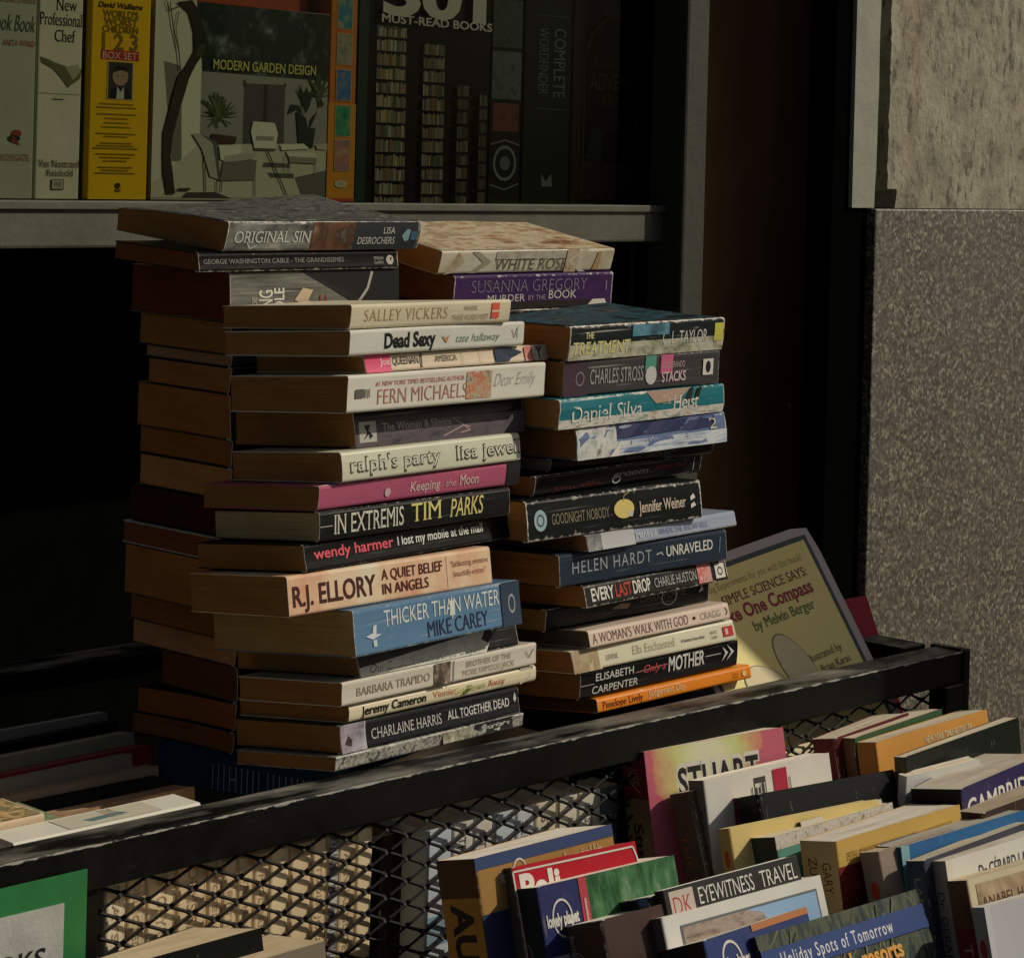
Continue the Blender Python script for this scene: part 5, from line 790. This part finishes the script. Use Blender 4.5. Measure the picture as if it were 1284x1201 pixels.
# front left group
tb((594, 1076), (766, 1032.5), (547, 1078.6), -.0, .22, 'golden brown travel guide with AUSTRALIA down its spine, leftmost tall book of the tray', (.34, .19, .06), sp=[('r', 0, 0, .11, 1, (.09, .045, .02)), ('r', .11, 0, 1, 1, (.34, .19, .04)), ('t', 'AUSTRALIA', .125, .24, .74, .76, (.02, .02, .025), S(bold=.04))],
   fr=[('r', 0, 0, 1, .035, (.035, .06, .15)), ('t', 'lonely planet', .16, .085, .42, .055, (.6, .58, .5), S(bold=.03)), ('o', .3, .068, .05, .04, .14, (.6, .58, .5)), ('t', 'travel survival kit', .5, .08, .9, .045, (.5, .42, .3), S(bold=.01)), ('r', 0, .16, 1, .5, (.02, .03, .08))], page=PAGE_WHITE, skew=0, wear=.0012)
tb((640, 1087), (796, 1053.5), (618, 1090), -.008, .21, 'bright red Bali travel guide behind the green jungle one', (.42, .015, .025), sp=[('r', 0, 0, 1, 1, (.07, .065, .045))], fr=[('t', 'Bali', .05, .115, .36, .03, (.66, .62, .55), S(bold=.04)), ('l', [(.01, .5), (.01, .015), (.97, .015), (.99, .05), (.99, .5)], .0012, (.6, .57, .5))], page=PAGE_OLD, skew=0)
tb((671, 1112), (845, 1071), (622, 1116), -.016, .22, 'travel guide with a navy logo panel, red strip and green jungle photograph', (.03, .035, .12), sp=[('r', 0, 0, 1, 1, (.012, .02, .03)), ('o', .2, .5, .055, .2, .12, (.13, .15, .15)), ('t', 'lonely planet', .1, .44, .3, .58, (.13, .15, .15), S(bold=.04)), ('r', .37, 0, .7, 1, (.25, .03, .02)), ('t', 'ASIA', .4, .3, .52, .72, (.35, .16, .1), BLD)],
   fr=[('r', .34, 0, .995, .23, photo([(.01, .04, .02), (.025, .09, .035), (.06, .17, .07), (.16, .24, .14)], 40, (1, 3, 1))), ('r', .29, 0, .345, .23, (.4, .05, .07)), ('r', .0, .2, .29, .235, photo([(.2, .25, .28), (.4, .42, .4), (.05, .08, .15)], 90)), ('o', .15, .1, .07, .055, .12, (.6, .58, .52)), ('t', 'lonely planet', .04, .118, .26, .085, (.62, .6, .54), S(bold=.04)), ('l', [(.0, .24), (1, .225)], .0012, (.6, .58, .5)), ('r', .31, .06, .325, .15, (.55, .3, .28))], page=PAGE_WHITE, skew=0, wear=.0014)
tb((752, 1153), (846, 1128), (678, 1166), -.03, .22, 'brown spined travel guide with an upright logo, in front of the jungle one', (.06, .035, .03), sp=[('o', .12, .5, .045, .16, .12, (.17, .16, .15)), ('t', 'lonely planet', .03, .46, .2, .54, (.2, .19, .17), S(bold=.04))], page=PAGE_WHITE, skew=0)
tb((812, 1124), (880, 1108), (757, 1133), -.026, .22, 'black spined guide with a dim blue picture left of EYEWITNESS TRAVEL', (.012, .012, .014), sp=[('r', .06, .2, .5, .7, photo([(.01, .012, .02), (.03, .04, .07), (.08, .08, .08)], 30)), ('p', [(.0, .75), (.1, .9), (.0, 1)], (.04, .08, .2))], page=PAGE_WHITE, skew=0)
tb((831, 1115.5), (998, 1071.5), (822, 1117), -.022, .21, 'EYEWITNESS TRAVEL guide with a black title band over white', (.62, .61, .56), sp=[('r', 0, 0, 1, 1, (.02, .02, .02))], fr=[('r', 0, 0, 1, .083, (.022, .02, .02)), ('r', .03, .01, .2, .098, (.5, .42, .36)), ('t', 'DK', .05, .082, .18, .028, (.4, .05, .04), S(bold=-.01, serif=.05)), ('t', 'EYEWITNESS', .235, .068, .64, .018, (.64, .62, .56), S(bold=-.004, serif=.03)), ('t', 'TRAVEL', .69, .068, .97, .018, (.64, .62, .56), S(bold=-.004, serif=.03))], page=PAGE_WHITE, skew=0, wear=.0012)
tb((828, 1150), (1028, 1096), (812.5, 1152), -.034, .22, 'white bordered guide showing a ruined temple under blue sky', (.64, .63, .58), sp=[('r', 0, 0, 1, 1, (.1, .09, .08)), ('r', .1, .1, .5, .9, photo([(.04, .03, .03), (.12, .09, .07)], 60))],
   fr=[('r', .1, .035, .955, .5, (.12, .14, .15)), ('r', .11, .042, .945, .48, (.25, .4, .58)), ('p', [(.11, .042), (.5, .042), (.6, .06), (.62, .1), (.55, .13), (.5, .48), (.11, .48)], photo([(.1, .075, .06), (.26, .2, .16), (.36, .3, .25), (.16, .12, .1)], 60, (3, 1, 1))), ('p', [(.6, .3), (.8, .25), (.93, .24), (.93, .48), (.5, .48)], photo([(.4, .42, .4), (.6, .6, .55)], 60))], page=PAGE_WHITE, skew=0, wear=.0014)
tb((880, 1179), (1010, 1136), (824, 1193), -.04, .21, 'navy travel guide with a white ring logo left of the palm tree cover', (.03, .05, .16), sp=[('r', 0, 0, 1, 1, (.02, .02, .02))], fr=[('o', .22, .08, .09, .06, .14, (.6, .58, .52)), ('t', 'lonely planet', .06, .1, .38, .068, (.6, .58, .52), S(bold=.04)), ('r', .45, 0, 1, .02, (.4, .16, .06))], page=PAGE_WHITE, skew=0)
palm = [('r', 0, 0, 1, 1, photo([(.008, .014, .014), (.02, .035, .03), (.08, .09, .05), (.01, .03, .05)], 60, (1, 3, 1)))]
rp_ = random.Random(5)
for k in range(60):
    a0 = rp_.uniform(.0, 1); b0 = rp_.uniform(.0, .35); q_ = rp_.uniform(.2, 1); palm.append(('p', [(a0, b0), (a0+.012, b0), (a0+rp_.uniform(-.2, .15), b0+rp_.uniform(.06, .16))], (round(.02+.13*q_, 2), round(.03+.14*q_, 2), round(.02+.06*q_, 2))))
palm += [('p', [(.4, .2), (.75, .2), (.8, .45), (.3, .5)], (.06, .2, .3)), ('r', 0, .045, 1, .115, (.02, .05, .18)), ('t', 'Holiday Spots of Tomorrow', .1, .1, .78, .062, (.6, .62, .6), S(bold=.01, space=1.25, serif=.02)), ('t', 'under beach resorts', .08, .172, .8, .122, (.66, .32, .06), S(bold=.03)), ('r', .66, .3, .7, .4, (.66, .4, .06))]
tb((946, 1174), (1148, 1114), (930, 1180), -.045, .22, 'glossy palm tree cover reading Holiday Spots of Tomorrow, front of the tray', (.03, .04, .04), fr=palm, sp=[('r', 0, 0, 1, 1, (.02, .03, .06))], page=PAGE_WHITE, skew=0, rough=.3, kind='magazine_guide')
tb((176, 1204), (278, 1176), (117, 1202), -.02, .21, 'black book with cream page edges at the bottom left below the mesh', (.012, .014, .012), page=(.64, .52, .33), skew=0)
tb((262, 1222), (330, 1202), (215, 1214), -.03, .21, 'tan edged book peeking over the bottom edge beside the black one', (.2, .17, .12), page=(.64, .52, .33), skew=0)
# the tray itself
tray = empty('front_tray', CM @ Matrix.Translation((0, -.02, -.29))); tag(tray, 'low black steel tray on the front of the cart holding the upright books', 'tray')
g = MB(); g.box((-.2, -.62, 0), (LR+.25, 0, .004)); g.box((-.2, -.624, 0), (LR+.25, -.6205, .05)); g.box((LR+.2505, -.62, 0), (LR+.2545, 0, .05)); g.build('tray_pan', M_black, tray)
g = MB(); g.bar((-.1, -.5, 0), (-.1, -.5, -.54), .015, 8, up=Vector((1, 0, 0))); g.build('leg', M_black, tray)
g = MB(); g.bar((LR+.2, -.5, 0), (LR+.2, -.5, -.54), .015, 8, up=Vector((1, 0, 0))); g.build('leg', M_black, tray)
for d_ in DBG: print('TB', d_)
print('heights', zB, zC, ZR)
